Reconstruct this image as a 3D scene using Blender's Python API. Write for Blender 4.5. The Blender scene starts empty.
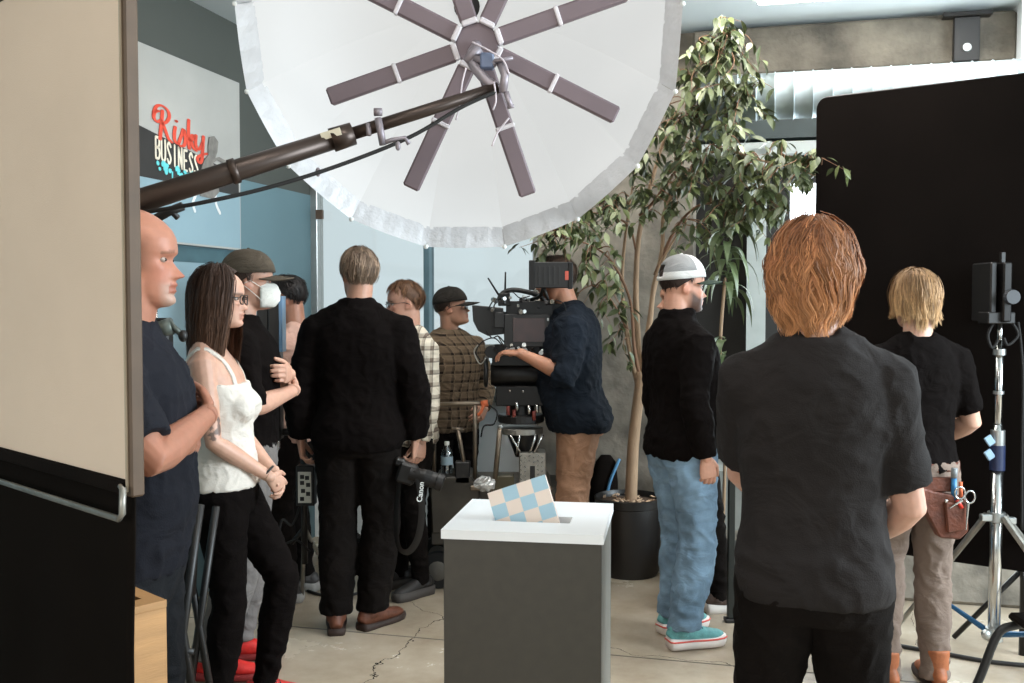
import bpy, bmesh, math, random
import numpy as np
from mathutils import Vector, Matrix, noise, Euler
random.seed(7)
C = bpy.context.scene.collection
scene = bpy.context.scene
PI = math.pi
# ------------------------------------------------------------------ camera, world, exposure
F_PX, HOR, CAMZ = 996.0, 302.0, 1.59
TILT = math.atan((341.5 - HOR) / F_PX)
cam_d = bpy.data.cameras.new('camera'); cam = bpy.data.objects.new('camera', cam_d); C.objects.link(cam)
cam_d.sensor_width = 36.0; cam_d.lens = F_PX / 1024 * 36.0; cam_d.clip_start = 0.05; cam_d.clip_end = 100
cam.location = (0, 0, CAMZ); cam.rotation_euler = (PI / 2 - TILT, 0, 0)
scene.camera = cam
world = bpy.data.worlds.new('sky'); scene.world = world; world.use_nodes = True
wn = world.node_tree.nodes; bgn = wn['Background']
bgn.inputs[0].default_value = (0.80, 0.93, 0.98, 1); bgn.inputs[1].default_value = 1.35
vs = scene.view_settings
vs.view_transform = 'Standard'; vs.look = 'None'; vs.gamma = 1.0; vs.use_curve_mapping = False
vs.exposure = 0.0

# daylight of the shop front behind the camera and of the glazed side on the right
def area(name, loc, target, sx, sy, energy, col):
    l = bpy.data.lights.new(name, 'AREA'); l.shape = 'RECTANGLE'; l.size = sx; l.size_y = sy
    l.energy = energy; l.color = col
    o = bpy.data.objects.new(name, l); C.objects.link(o); o.location = loc
    o.rotation_euler = (Vector(target) - Vector(loc)).to_track_quat('-Z', 'Y').to_euler()
    return o
area('daylight_front', (-2.6, -3.2, 2.0), (-0.4, 3.5, 1.1), 3.0, 2.2, 115, (1.0, 0.91, 0.82))
area('daylight_side', (5.0, 2.3, 2.4), (1.6, 4.5, 0.0), 2.6, 2.0, 520, (0.80, 0.92, 1.0))

# ------------------------------------------------------------------ pixel helpers (photo frame 1024x683 -> metres)
_ct, _st = math.cos(TILT), math.sin(TILT)
def ray(px, py):
    x = (px - 512) / F_PX; y = (341.5 - py) / F_PX
    return Vector((x, _ct + y * _st, -_st + y * _ct))
def P(px, py, d):
    r = ray(px, py); return Vector((0, 0, CAMZ)) + r * (d / r.y)
def FL(px, py):
    r = ray(px, py); return Vector((0, 0, CAMZ)) + r * (-CAMZ / r.z)
def plane_hit(px, py, p0, n):
    r = ray(px, py); o = Vector((0, 0, CAMZ))
    return o + r * ((Vector(p0) - o).dot(n) / r.dot(n))

# ------------------------------------------------------------------ materials
MATS = {}
def newmat(name):
    m = bpy.data.materials.new(name); m.use_nodes = True
    nt = m.node_tree
    return m, nt, nt.nodes['Principled BSDF']
def lin(c):
    return tuple(((v / 255) / 12.92 if v / 255 <= 0.04045 else ((v / 255 + 0.055) / 1.055) ** 2.4) for v in c)
def mat(name, rgb, rough=0.6, metal=0.0, var=0.12, nscale=8.0, bump=0.0, bscale=60.0, spec=0.5, srgb=True, coord='Object', sheen=0.0, stretch=None):
    """procedural material: base colour with noise variation and optional noise bump"""
    if name in MATS: return MATS[name]
    m, nt, b = newmat(name); N = nt.nodes; L = nt.links
    c = lin(rgb) if srgb else rgb
    tc = N.new('ShaderNodeTexCoord'); mp = N.new('ShaderNodeMapping'); L.new(tc.outputs[coord], mp.inputs[0])
    if stretch: mp.inputs['Scale'].default_value = stretch
    nz = N.new('ShaderNodeTexNoise'); nz.inputs['Scale'].default_value = nscale; nz.inputs['Detail'].default_value = 5
    L.new(mp.outputs[0], nz.inputs['Vector'])
    rp = N.new('ShaderNodeValToRGB')
    rp.color_ramp.elements[0].position = 0.3; rp.color_ramp.elements[1].position = 0.7
    rp.color_ramp.elements[0].color = (*[max(0, v * (1 - var)) for v in c], 1)
    rp.color_ramp.elements[1].color = (*[min(1, v * (1 + var)) for v in c], 1)
    L.new(nz.outputs['Fac'], rp.inputs[0]); L.new(rp.outputs[0], b.inputs['Base Color'])
    b.inputs['Roughness'].default_value = rough; b.inputs['Metallic'].default_value = metal
    b.inputs['Specular IOR Level'].default_value = spec
    if sheen: b.inputs['Sheen Weight'].default_value = sheen
    if bump:
        n2 = N.new('ShaderNodeTexNoise'); n2.inputs['Scale'].default_value = bscale; n2.inputs['Detail'].default_value = 3
        L.new(mp.outputs[0], n2.inputs['Vector'])
        bp = N.new('ShaderNodeBump'); bp.inputs['Strength'].default_value = bump; bp.inputs['Distance'].default_value = 0.01
        L.new(n2.outputs['Fac'], bp.inputs['Height']); L.new(bp.outputs[0], b.inputs['Normal'])
    MATS[name] = m
    return m
def emis(name, rgb, strength, rough=0.6):
    if name in MATS: return MATS[name]
    m, nt, b = newmat(name)
    b.inputs['Base Color'].default_value = (*rgb, 1); b.inputs['Roughness'].default_value = rough
    b.inputs['Emission Color'].default_value = (*rgb, 1); b.inputs['Emission Strength'].default_value = strength
    MATS[name] = m; return m

# ------------------------------------------------------------------ mesh builder
class MB:
    def __init__(s): s.v = []; s.f = []; s.mi = []; s.cur = 0
    def add(s, vs_, fs_):
        o = len(s.v); s.v.extend([tuple(v) for v in vs_])
        for f in fs_: s.f.append([i + o for i in f]); s.mi.append(s.cur)
        return s
    def box(s, c, size, rot=None):
        hx, hy, hz = [q / 2 for q in size]; c = Vector(c)
        vs_ = [Vector((x, y, z)) for x in (-hx, hx) for y in (-hy, hy) for z in (-hz, hz)]
        if rot is not None:
            R = rot if isinstance(rot, Matrix) else Euler(rot).to_matrix()
            vs_ = [R @ v for v in vs_]
        return s.add([v + c for v in vs_], [(0, 1, 3, 2), (4, 6, 7, 5), (0, 4, 5, 1), (2, 3, 7, 6), (0, 2, 6, 4), (1, 5, 7, 3)])
    def box2(s, a, b):
        a = Vector(a); b = Vector(b); return s.box((a + b) / 2, [abs(q) for q in (b - a)])
    def tube(s, path, rad, n=10, cap=True, up=None, ph=0.0, closed=False):
        path = [Vector(p) for p in path]; m = len(path)
        if not isinstance(rad, (list, tuple)) or (len(rad) == 2 and m != 2): rad = [rad] * m
        T = []
        for i in range(m):
            a = path[(i - 1) % m] if closed else path[max(i - 1, 0)]; b = path[(i + 1) % m] if closed else path[min(i + 1, m - 1)]
            t = b - a; T.append(t.normalized() if t.length > 1e-9 else Vector((0, 0, 1)))
        u = Vector(up) if up is not None else (Vector((0, 0, 1)) if abs(T[0].z) < 0.9 else Vector((1, 0, 0)))
        rings = []; vs_ = []
        for i in range(m):
            u = (u - T[i] * u.dot(T[i])); u = u.normalized() if u.length > 1e-6 else T[i].orthogonal().normalized()
            w = T[i].cross(u); r = rad[i]; rx, ry = (r if isinstance(r, (tuple, list)) else (r, r))
            for k in range(n):
                a = 2 * PI * k / n + ph
                vs_.append(path[i] + w * (math.cos(a) * rx) + u * (math.sin(a) * ry))
        fs_ = []
        for i in range(m if closed else m - 1):
            j = (i + 1) % m
            for k in range(n):
                fs_.append((i * n + k, i * n + (k + 1) % n, j * n + (k + 1) % n, j * n + k))
        if cap and not closed:
            fs_.append(tuple(range(n - 1, -1, -1))); fs_.append(tuple((m - 1) * n + k for k in range(n)))
        return s.add(vs_, fs_)
    def cyl(s, a, b, r, n=16, r2=None): return s.tube([a, b], [r, r if r2 is None else r2], n)
    def ell(s, c, r, rot=None, nu=16, nv=10):
        c = Vector(c); r = r if isinstance(r, (tuple, list)) else (r, r, r); vs_ = []; fs_ = []
        R = None if rot is None else (rot if isinstance(rot, Matrix) else Euler(rot).to_matrix())
        vs_.append(Vector((0, 0, -r[2])))
        for j in range(1, nv):
            t = PI * j / nv - PI / 2
            for i in range(nu):
                a = 2 * PI * i / nu
                vs_.append(Vector((r[0] * math.cos(t) * math.cos(a), r[1] * math.cos(t) * math.sin(a), r[2] * math.sin(t))))
        vs_.append(Vector((0, 0, r[2])))
        for i in range(nu): fs_.append((0, 1 + (i + 1) % nu, 1 + i))
        for j in range(nv - 2):
            for i in range(nu):
                a = 1 + j * nu; fs_.append((a + i, a + (i + 1) % nu, a + nu + (i + 1) % nu, a + nu + i))
        e = len(vs_) - 1; a = 1 + (nv - 2) * nu
        for i in range(nu): fs_.append((e, a + i, a + (i + 1) % nu))
        if R is not None: vs_ = [R @ v for v in vs_]
        return s.add([v + c for v in vs_], fs_)
    def rings(s, rl, n=28, p=2.3, cap=True):
        """rl: list of (z, cx, cy, rx, ry[, p]) horizontal superellipse rings, bottom to top"""
        vs_ = []; fs_ = []
        for q in rl:
            z, cx, cy, rx, ry = q[:5]; pp = q[5] if len(q) > 5 else p
            for k in range(n):
                a = 2 * PI * k / n; ca, sa = math.cos(a), math.sin(a)
                vs_.append((cx + rx * math.copysign(abs(ca) ** (2 / pp), ca), cy + ry * math.copysign(abs(sa) ** (2 / pp), sa), z))
        for i in range(len(rl) - 1):
            for k in range(n): fs_.append((i * n + k, i * n + (k + 1) % n, (i + 1) * n + (k + 1) % n, (i + 1) * n + k))
        if cap:
            fs_.append(tuple(range(n - 1, -1, -1))); fs_.append(tuple((len(rl) - 1) * n + k for k in range(n)))
        return s.add(vs_, fs_)
    def prism(s, poly, ax, depth):
        """poly: 3D points (planar), extruded along ax*depth"""
        d = Vector(ax).normalized() * depth; n = len(poly); poly = [Vector(p) for p in poly]
        vs_ = poly + [p + d for p in poly]
        fs_ = [tuple(range(n - 1, -1, -1)), tuple(range(n, 2 * n))] + [(i, (i + 1) % n, n + (i + 1) % n, n + i) for i in range(n)]
        return s.add(vs_, fs_)
    def lathe(s, prof, c, n=24, axis='Z', cap=True):
        vs_ = []; fs_ = []; c = Vector(c)
        for (r, h) in prof:
            for k in range(n):
                a = 2 * PI * k / n; x, y = r * math.cos(a), r * math.sin(a)
                vs_.append(c + (Vector((x, y, h)) if axis == 'Z' else Vector((h, x, y)) if axis == 'X' else Vector((y, h, x))))
        for i in range(len(prof) - 1):
            for k in range(n): fs_.append((i * n + k, i * n + (k + 1) % n, (i + 1) * n + (k + 1) % n, (i + 1) * n + k))
        if cap:
            fs_.append(tuple(range(n - 1, -1, -1))); fs_.append(tuple((len(prof) - 1) * n + k for k in range(n)))
        return s.add(vs_, fs_)
    def mesh(s, name, bevel=0.0):
        me = bpy.data.meshes.new(name); me.from_pydata(s.v, [], s.f); me.update()
        bm = bmesh.new(); bm.from_mesh(me)
        if len(bm.faces) == len(s.mi):
            for f, k in zip(bm.faces, s.mi): f.material_index = k
        bmesh.ops.recalc_face_normals(bm, faces=bm.faces)
        if bevel:
            es = [e for e in bm.edges if len(e.link_faces) == 2 and e.calc_face_angle(0) > 0.6]
            bmesh.ops.bevel(bm, geom=es, offset=bevel, segments=1, affect='EDGES', profile=0.5)
        bm.to_mesh(me); bm.free(); return me
    def build(s, name, m, parent=None, smooth=False, bevel=0.0, loc=None):
        me = s.mesh(name, bevel)
        return link(name, me, m, parent, smooth, loc)
def link(name, me, m, parent=None, smooth=False, loc=None):
    o = bpy.data.objects.new(name, me); C.objects.link(o)
    for q in (m if isinstance(m, (list, tuple)) else [m]): me.materials.append(q)
    if smooth:
        me.polygons.foreach_set('use_smooth', [True] * len(me.polygons))
        if smooth == 'auto': me.set_sharp_from_angle(angle=0.7)
    if parent is not None: o.parent = parent
    if loc is not None: o.location = loc
    return o
def tag(o, label, cat, group=None, kind=None):
    if label: o['label'] = label
    if cat: o['category'] = cat
    if group: o['group'] = group
    if kind: o['kind'] = kind
    return o
def struct(o): o['kind'] = 'structure'; return o
def empty(name, loc=(0, 0, 0), rz=0.0, label=None, cat=None, group=None, scale=1.0):
    o = bpy.data.objects.new(name, None); C.objects.link(o); o.location = loc; o.rotation_euler = (0, 0, rz)
    o.scale = (scale,) * 3; o.empty_display_size = 0.1
    return tag(o, label, cat, group)
def bez(pts, n=8):
    """Catmull-Rom through pts"""
    pts = [Vector(p) for p in pts]; out = []
    for i in range(len(pts) - 1):
        p0 = pts[max(i - 1, 0)]; p1 = pts[i]; p2 = pts[i + 1]; p3 = pts[min(i + 2, len(pts) - 1)]
        for k in range(n):
            t = k / n
            out.append(0.5 * ((2 * p1) + (p2 - p0) * t + (2 * p0 - 5 * p1 + 4 * p2 - p3) * t * t + (3 * p1 - p0 - 3 * p2 + p3) * t ** 3))
    out.append(pts[-1]); return out
def remesh(mb, voxel, smooth=6, fac=0.5):
    me = bpy.data.meshes.new('tmp'); me.from_pydata([tuple(v) for v in mb.v], [], mb.f)
    bm = bmesh.new(); bm.from_mesh(me); bmesh.ops.recalc_face_normals(bm, faces=bm.faces); bm.to_mesh(me); bm.free()
    o = bpy.data.objects.new('tmp', me); C.objects.link(o)
    r = o.modifiers.new('r', 'REMESH'); r.mode = 'VOXEL'; r.voxel_size = voxel; r.adaptivity = 0
    if smooth:
        q = o.modifiers.new('s', 'SMOOTH'); q.iterations = smooth; q.factor = fac
    dg = bpy.context.evaluated_depsgraph_get(); ev = o.evaluated_get(dg)
    out = bpy.data.meshes.new_from_object(ev)
    bpy.data.objects.remove(o); bpy.data.meshes.remove(me)
    return out
def get_co(me):
    a = np.empty(len(me.vertices) * 3, np.float32); me.vertices.foreach_get('co', a); return a.reshape(-1, 3)
def get_no(me):
    a = np.empty(len(me.vertices) * 3, np.float32); me.vertices.foreach_get('normal', a); return a.reshape(-1, 3)
def set_co(me, a): me.vertices.foreach_set('co', np.asarray(a, np.float32).ravel()); me.update()
def join_meshes(lst):
    bm = bmesh.new()
    for me in lst: bm.from_mesh(me)
    out = bpy.data.meshes.new('j'); bm.to_mesh(out); bm.free(); return out
# ------------------------------------------------------------------ the room (its axes are turned 14.5 deg from the view)
RA = math.radians(-14.5); RC = Vector((-1.34, 6.70, 0)); CEIL = 3.18
RD = Vector((math.cos(RA), math.sin(RA), 0)); FD = Vector((-math.sin(RA), math.cos(RA), 0))
def W(r, f, z): return RC + RD * r + FD * f + Vector((0, 0, z))
def inroom(p): q = Vector(p) - RC; return Vector((q.dot(RD), q.dot(FD), q.z))
def BW(px, py, f=0.0): q = inroom(plane_hit(px, py, W(0, f, 0), FD)); return q.x, q.z
def LW(px, py, r=0.04): q = inroom(plane_hit(px, py, W(r, 0, 0), RD)); return q.y, q.z
def room(mb, name, m, parent=None, smooth=False, bevel=0.0):
    o = mb.build(name, m, parent, smooth, bevel)
    if parent is None: o.location = RC; o.rotation_euler = (0, 0, RA)
    return o

def floor_mat():
    m, nt, b = newmat('polished_concrete'); N = nt.nodes; L = nt.links
    tc = N.new('ShaderNodeTexCoord')
    n1 = N.new('ShaderNodeTexNoise'); n1.inputs['Scale'].default_value = 1.3; n1.inputs['Detail'].default_value = 8; n1.inputs['Roughness'].default_value = 0.65
    L.new(tc.outputs['Object'], n1.inputs['Vector'])
    rp = N.new('ShaderNodeValToRGB'); rp.color_ramp.elements[0].position = 0.3; rp.color_ramp.elements[1].position = 0.72
    rp.color_ramp.elements[0].color = (*lin((138, 121, 100)), 1); rp.color_ramp.elements[1].color = (*lin((196, 182, 162)), 1)
    L.new(n1.outputs['Fac'], rp.inputs[0])
    # wandering crack lines
    vo = N.new('ShaderNodeTexVoronoi'); vo.feature = 'DISTANCE_TO_EDGE'; vo.inputs['Scale'].default_value = 0.42
    nd = N.new('ShaderNodeTexNoise'); nd.inputs['Scale'].default_value = 3.0; nd.inputs['Detail'].default_value = 6
    L.new(tc.outputs['Object'], nd.inputs['Vector'])
    mx = N.new('ShaderNodeMixRGB'); mx.blend_type = 'ADD'; mx.inputs[0].default_value = 0.35
    L.new(tc.outputs['Object'], mx.inputs[1]); L.new(nd.outputs['Color'], mx.inputs[2]); L.new(mx.outputs[0], vo.inputs['Vector'])
    cr = N.new('ShaderNodeMath'); cr.operation = 'LESS_THAN'; cr.inputs[1].default_value = 0.0005; L.new(vo.outputs['Distance'], cr.inputs[0])
    mc = N.new('ShaderNodeMixRGB'); L.new(cr.outputs[0], mc.inputs[0]); L.new(rp.outputs[0], mc.inputs[1]); mc.inputs[2].default_value = (*lin((62, 54, 46)), 1)
    L.new(mc.outputs[0], b.inputs['Base Color'])
    r2 = N.new('ShaderNodeMapRange'); r2.inputs[3].default_value = 0.14; r2.inputs[4].default_value = 0.36; L.new(n1.outputs['Fac'], r2.inputs[0]); L.new(r2.outputs[0], b.inputs['Roughness'])
    bp = N.new('ShaderNodeBump'); bp.inputs['Strength'].default_value = 0.06; L.new(n1.outputs['Fac'], bp.inputs['Height']); L.new(bp.outputs[0], b.inputs['Normal'])
    return m
M_floor = floor_mat()
M_conc = mat('rough_concrete', (128, 120, 108), 0.9, var=0.5, nscale=4.5, bump=0.6, bscale=22)
M_beam = mat('stained_concrete', (98, 91, 80), 0.92, var=0.5, nscale=5.0, bump=0.8, bscale=35)
M_wallgrey = mat('dark_grey_paint', (72, 75, 70), 0.8, var=0.05, nscale=2)
M_teal = mat('teal_paint', (92, 120, 128), 0.55, var=0.06, nscale=1.5)
M_paleblue = mat('pale_blue_paint', (132, 158, 168), 0.5, var=0.05, nscale=1.5)
M_white = mat('white_paint', (222, 224, 222), 0.7, var=0.03, nscale=2)
M_alu = mat('brushed_aluminium', (176, 178, 176), 0.38, 0.9, var=0.08, nscale=20)
M_frame = mat('weathered_frame', (70, 74, 72), 0.6, 0.2, var=0.2)
M_dark = mat('black_cloth', (20, 15, 12), 0.95, var=0.2, nscale=6, bump=0.15, bscale=200, spec=0.1)
M_darkglass = mat('dark_window_glass', (26, 24, 22), 0.15, var=0.2)
M_ceil = mat('ceiling_paint', (206, 214, 216), 0.85, var=0.03, nscale=1.2)
M_galv = mat('galvanised_steel', (172, 184, 188), 0.42, 0.6, var=0.12, nscale=9)
M_steel = mat('chrome_steel', (190, 190, 188), 0.2, 1.0, var=0.05)
M_black = mat('black_plastic', (22, 20, 19), 0.45, var=0.25, nscale=12)
M_blackmet = mat('black_anodised_metal', (27, 25, 24), 0.38, 0.4, var=0.2, nscale=15)
M_rubber = mat('black_rubber', (20, 18, 17), 0.8, var=0.2, nscale=15)
def glass_mat(name, tr, tint):
    m, nt, b = newmat(name); N = nt.nodes; L = nt.links
    t = N.new('ShaderNodeBsdfTransparent'); t.inputs[0].default_value = (*tint, 1)
    g = N.new('ShaderNodeBsdfGlossy'); g.inputs['Roughness'].default_value = 0.05
    x = N.new('ShaderNodeMixShader'); x.inputs[0].default_value = 1 - tr
    L.new(t.outputs[0], x.inputs[1]); L.new(g.outputs[0], x.inputs[2]); L.new(x.outputs[0], N['Material Output'].inputs[0])
    return m
M_pane = glass_mat('window_glass', 0.93, (0.78, 0.785, 0.78))

# floor with a saw-cut joint grid
fl = MB(); fl.box2((-4, -14, -0.1), (9, 0.6, 0)); floor = struct(room(fl, 'floor', M_floor))
for fj in (-1.75, -3.35, -4.95):
    j = MB().box2((0.0, fj - 0.004, -0.001), (9, fj + 0.004, 0.0012)); room(j, 'floor_joint', mat('joint_filler', (92, 84, 74), 0.9), None).parent = None
for o in list(C.objects):
    if o.name.startswith('floor_joint'): o.parent = floor; o.location = (0, 0, 0); o.rotation_euler = (0, 0, 0)
ce = MB().box2((-0.3, -9, CEIL), (6.5, 0.5, CEIL + 0.12)); ceiling = struct(room(ce, 'ceiling', M_ceil))

# left wall: dark grey paint above, teal below; a frameless painted board hangs on it
wl = MB().box2((-0.15, -9, 0), (0, 0.15, CEIL)); wall_left = struct(room(wl, 'wall_left', M_wallgrey))
f250, z250 = LW(240, 250); f240, z83 = LW(240, 83)
zt0 = LW(275, 205)[1]
def panel(f0, f1, z0, z1, name, m, th=0.012, off=0.0):
    o = MB().box2((off, f0, z0), (off + th, f1, z1)).build(name, m); o.parent = wall_left; return o
panel(-9, 0, 0, 2.30, 'lower_paint', M_teal, 0.004)
panel(-9, f240 - 0.0, 1.28, 1.80, 'pale_stripe', M_paleblue, 0.007)
panel(-9, f240 + 0.35, 1.80, 1.88, 'dark_stripe', mat('dark_teal_paint', (62, 92, 100), 0.6), 0.010)
# painted board with lettering
fL, fR = -4.2, f240
mural = empty('mural_board', W(0, fR, z250), RA, 'white and black painted mural board with red and cream lettering on the left wall', 'mural')
def mur(mb, name, m, parent=None):
    o = mb.build(name, m, parent or mural); return o
def MU(f, z, off=0.0): return Vector((off, f - fR, z - z250))
zB0 = LW(240, 172)[1]; zB1 = LW(140, 190)[1]
mur(MB().box2(MU(fL, z250, 0.005), MU(fR, z83, 0.035)), 'board', mat('mural_white', (166, 165, 160), 0.6, var=0.08, nscale=2.5))
zs = LW(150, 128)[1]; ze = LW(238, 172)[1]
fa = LW(140, 124)[0]
mur(MB().prism([MU(fL, zs + 0.02, 0.0352), MU(fa, zs, 0.0352), MU(f240 - 0.02, ze - 0.02, 0.0352), MU(f240 - 0.02, LW(240, 196)[1], 0.0352), MU(fL, LW(240, 196)[1], 0.0352)], (1, 0, 0), 0.002), 'black_field', mat('mural_black', (40, 38, 36), 0.6, var=0.2, nscale=5))
mur(MB().box2(MU(fL, z250 + 0.01, 0.0352), MU(fR - 0.01, LW(240, 196)[1], 0.037)), 'blue_field', M_paleblue)
def ribbon(mb, pts, w, off, mapf, th=0.0008, n=7):
    p = bez([Vector((a, b, 0)) for a, b in pts], n)
    L_, R_ = [], []
    for i in range(len(p)):
        t = (p[min(i + 1, len(p) - 1)] - p[max(i - 1, 0)]).normalized(); q = Vector((-t.y, t.x, 0)) * (w / 2)
        L_.append(p[i] + q); R_.append(p[i] - q)
    for i in range(len(p) - 1):
        mb.prism([mapf(v.x, v.y, off) for v in (L_[i], L_[i + 1], R_[i + 1], R_[i])], (1, 0, 0), th)
    for q in (p[0], p[-1]):
        mb.prism([mapf(q.x + math.cos(a * PI / 4) * w / 2, q.y + math.sin(a * PI / 4) * w / 2, off) for a in range(8)], (1, 0, 0), th)
fa0 = LW(153, 120)[0]; fa1 = LW(206, 140)[0]; zb0 = LW(160, 137)[1]; zb1 = LW(160, 104)[1]
um = (fa1 - fa0); vm = (zb1 - zb0)
def tx(u, v, off): return MU(fa0 + u * um, zb0 + v * vm - u * 0.03, off)
M_red = mat('mural_red', (214, 74, 52), 0.5, var=0.06); M_cream = mat('mural_cream', (226, 216, 196), 0.6, var=0.05); M_cyan = mat('mural_cyan', (98, 200, 204), 0.55, var=0.06)
rk = {'R': [[(.10, .80), (.03, .70), (.02, .52), (.08, .45), (.14, .55)], [(.12, -.05), (.15, .45), (.17, .86)], [(.02, .70), (.07, .92), (.17, 1.0), (.27, .92), (.29, .74), (.24, .56), (.17, .46)], [(.18, .46), (.22, .28), (.27, .08), (.33, .0)]],
      'i': [[(.40, .52), (.38, .25), (.40, .05), (.46, .02)], [(.425, .70), (.427, .72)]],
      's': [[(.46, .05), (.53, .40), (.56, .55), (.59, .30), (.57, .06), (.50, -.02)]],
      'k': [[(.66, .92), (.65, .5), (.66, .0)], [(.66, .28), (.73, .48), (.76, .42), (.70, .28)], [(.70, .28), (.74, .08), (.80, .02)]],
      'y': [[(.80, .52), (.79, .25), (.83, .08), (.89, .18), (.93, .36)], [(.95, .58), (.93, .1), (.91, -.22), (.86, -.34), (.82, -.2), (.90, -.06), (1.02, .06)]]}
for k_, st in rk.items():
    mb = MB()
    for s_ in st: ribbon(mb, s_, 0.062, 0.0395, lambda u, v, o: tx(u, v, o))
    mur(mb, 'lettering', M_red)
# BUSINESS: condensed block capitals
fb0 = LW(156, 150)[0]; fb1 = LW(200, 158)[0]; zb_top = LW(157, 137)[1]; zb_bot = LW(157, 158)[1]
bh = zb_top - zb_bot; bw = (fb1 - fb0) / 8
LET = {'B': [[(0, 0), (0, 1)], [(0, 1), (.5, .98), (.62, .78), (.45, .54), (0, .52)], [(0, .52), (.5, .5), (.68, .26), (.5, .02), (0, 0)]],
       'U': [[(0, 1), (0, .2), (.32, 0), (.62, .2), (.62, 1)]], 'S': [[(.6, .82), (.32, 1), (.03, .8), (.3, .52), (.6, .24), (.3, 0), (0, .18)]],
       'I': [[(.3, 0), (.3, 1)]], 'N': [[(0, 0), (0, 1)], [(0, 1), (.6, 0)], [(.6, 0), (.6, 1)]], 'E': [[(0, 0), (0, 1)], [(0, 1), (.55, 1)], [(0, .5), (.45, .5)], [(0, 0), (.55, 0)]]}
for i, ch in enumerate('BUSINESS'):
    mb = MB()
    for s_ in LET[ch]:
        ribbon(mb, [(a * bw, b * bh) for a, b in s_], bw * 0.27, 0.0382, lambda u, v, o: MU(fb0 + i * bw + u, zb_bot + v - i * 0.006, o), n=5 if len(s_) > 2 else 2)
    mur(mb, 'lettering', M_cream)
mb = MB(); rr = random.Random(3)
for k in range(34):
    u = rr.random(); f_ = fb0 + u * (fb1 - fb0) * 0.95; z_ = zb_bot - 0.035 - 0.02 * u + rr.uniform(-.022, .022); q = rr.uniform(.006, .02)
    mb.prism([MU(f_ + math.cos(a * PI / 4) * q, z_ + math.sin(a * PI / 4) * q * rr.uniform(.6, 1.1), 0.0385 + k * 1e-5) for a in range(8)], (1, 0, 0), 0.002)
for u in (.35, .52, .55, .7):
    f_ = fb0 + u * (fb1 - fb0); mb.prism([MU(f_ - .006, zb_bot - .05, 0.0388), MU(f_ + .006, zb_bot - .05, 0.0388), MU(f_ + .003, zb_bot - .13, 0.0388), MU(f_ - .003, zb_bot - .13, 0.0388)], (1, 0, 0), 0.002)
mur(mb, 'paint_splash', M_cyan)
# grey painted figure leaning beside the lettering
def wp(px, py, off): f_, z_ = LW(px, py); return MU(f_, z_, off)
figc = [(209, 137), (214, 136), (218, 142), (217, 152), (215, 158), (219, 157), (226, 161), (224, 164), (217, 160), (213, 163), (216, 175), (219, 192), (213, 199), (200, 196), (198, 178), (204, 160), (208, 155), (208, 146)]
mur(MB().prism([wp(x, y, 0.0395) for x, y in figc], (1, 0, 0), 0.003), 'painted_figure', mat('mural_grey', (118, 114, 108), 0.6, var=0.25, nscale=30))
for c_ in ([(196, 195), (193, 203), (195, 211)], [(216, 190), (216, 203), (220, 213)]):
    mb = MB(); ribbon(mb, [(LW(*p)[0], LW(*p)[1]) for p in c_], 0.02, 0.0392, lambda u, v, o: MU(u, v, o)); mur(mb, 'painted_stroke', M_white)

# back wall: glazed bay, concrete pier, dark bay
def rx(px, f=0.0): return BW(px, 350, f)[0]
rW0, rW1 = 0.05, rx(543)
rP1 = rx(694)
zs0 = 0.99
wb = MB(); wb.box2((-0.15, 0, 0), (rW1, 0.18, zs0)); wb.box2((-0.15, 0, 3.02), (rW1, 0.18, CEIL)); wall_back = struct(room(wb, 'wall_back', M_white))
room(MB().box2((rW1 - 0.01, -0.12, 0), (rP1, 0.3, CEIL)), 'trim_1', M_conc).__setitem__('kind', 'structure')
def window(n, r0, r1, z0, z1, mull, fm, pm):
    o = empty('window_%d' % n, W(r0, 0, z0), RA); o['kind'] = 'structure'
    w_, h_ = r1 - r0, z1 - z0; t = 0.05
    for a, b in (((0, -.03, 0), (t, .07, h_)), ((w_ - t, -.03, 0), (w_, .07, h_)), ((0, -.03, 0), (w_, .07, t)), ((0, -.03, h_ - t), (w_, .07, h_))):
        MB().box2(a, b).build('window_frame', fm, o, bevel=0.004)
    xs = [t] + [m_ - r0 for m_ in mull] + [w_ - t]
    for m_ in mull: MB().box2((m_ - r0 - .02, -.03, t), (m_ - r0 + .02, .07, h_ - t)).build('mullion', mat('teal_mullion', (96, 124, 134), 0.5), o, bevel=0.004)
    for a, b in zip(xs[:-1], xs[1:]): MB().box2((a, .02, t), (b, .028, h_ - t)).build('pane', pm, o)
    MB().box2((-.02, -.09, -.035), (w_ + .02, .02, 0.0)).build('window_sill', M_frame, o, bevel=0.004)
window(1, 0.0, rW1 - 0.012, zs0, 3.02, [rx(428)], M_alu, M_pane)
# bulkhead between the pane and the roller box at the corner
room(MB().box2((0.055, -0.06, 2.14), (0.10, -0.031, 2.2)), 'trim_2', mat('brown_wood', (84, 66, 52), 0.6)).__setitem__('kind', 'structure')
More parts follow.
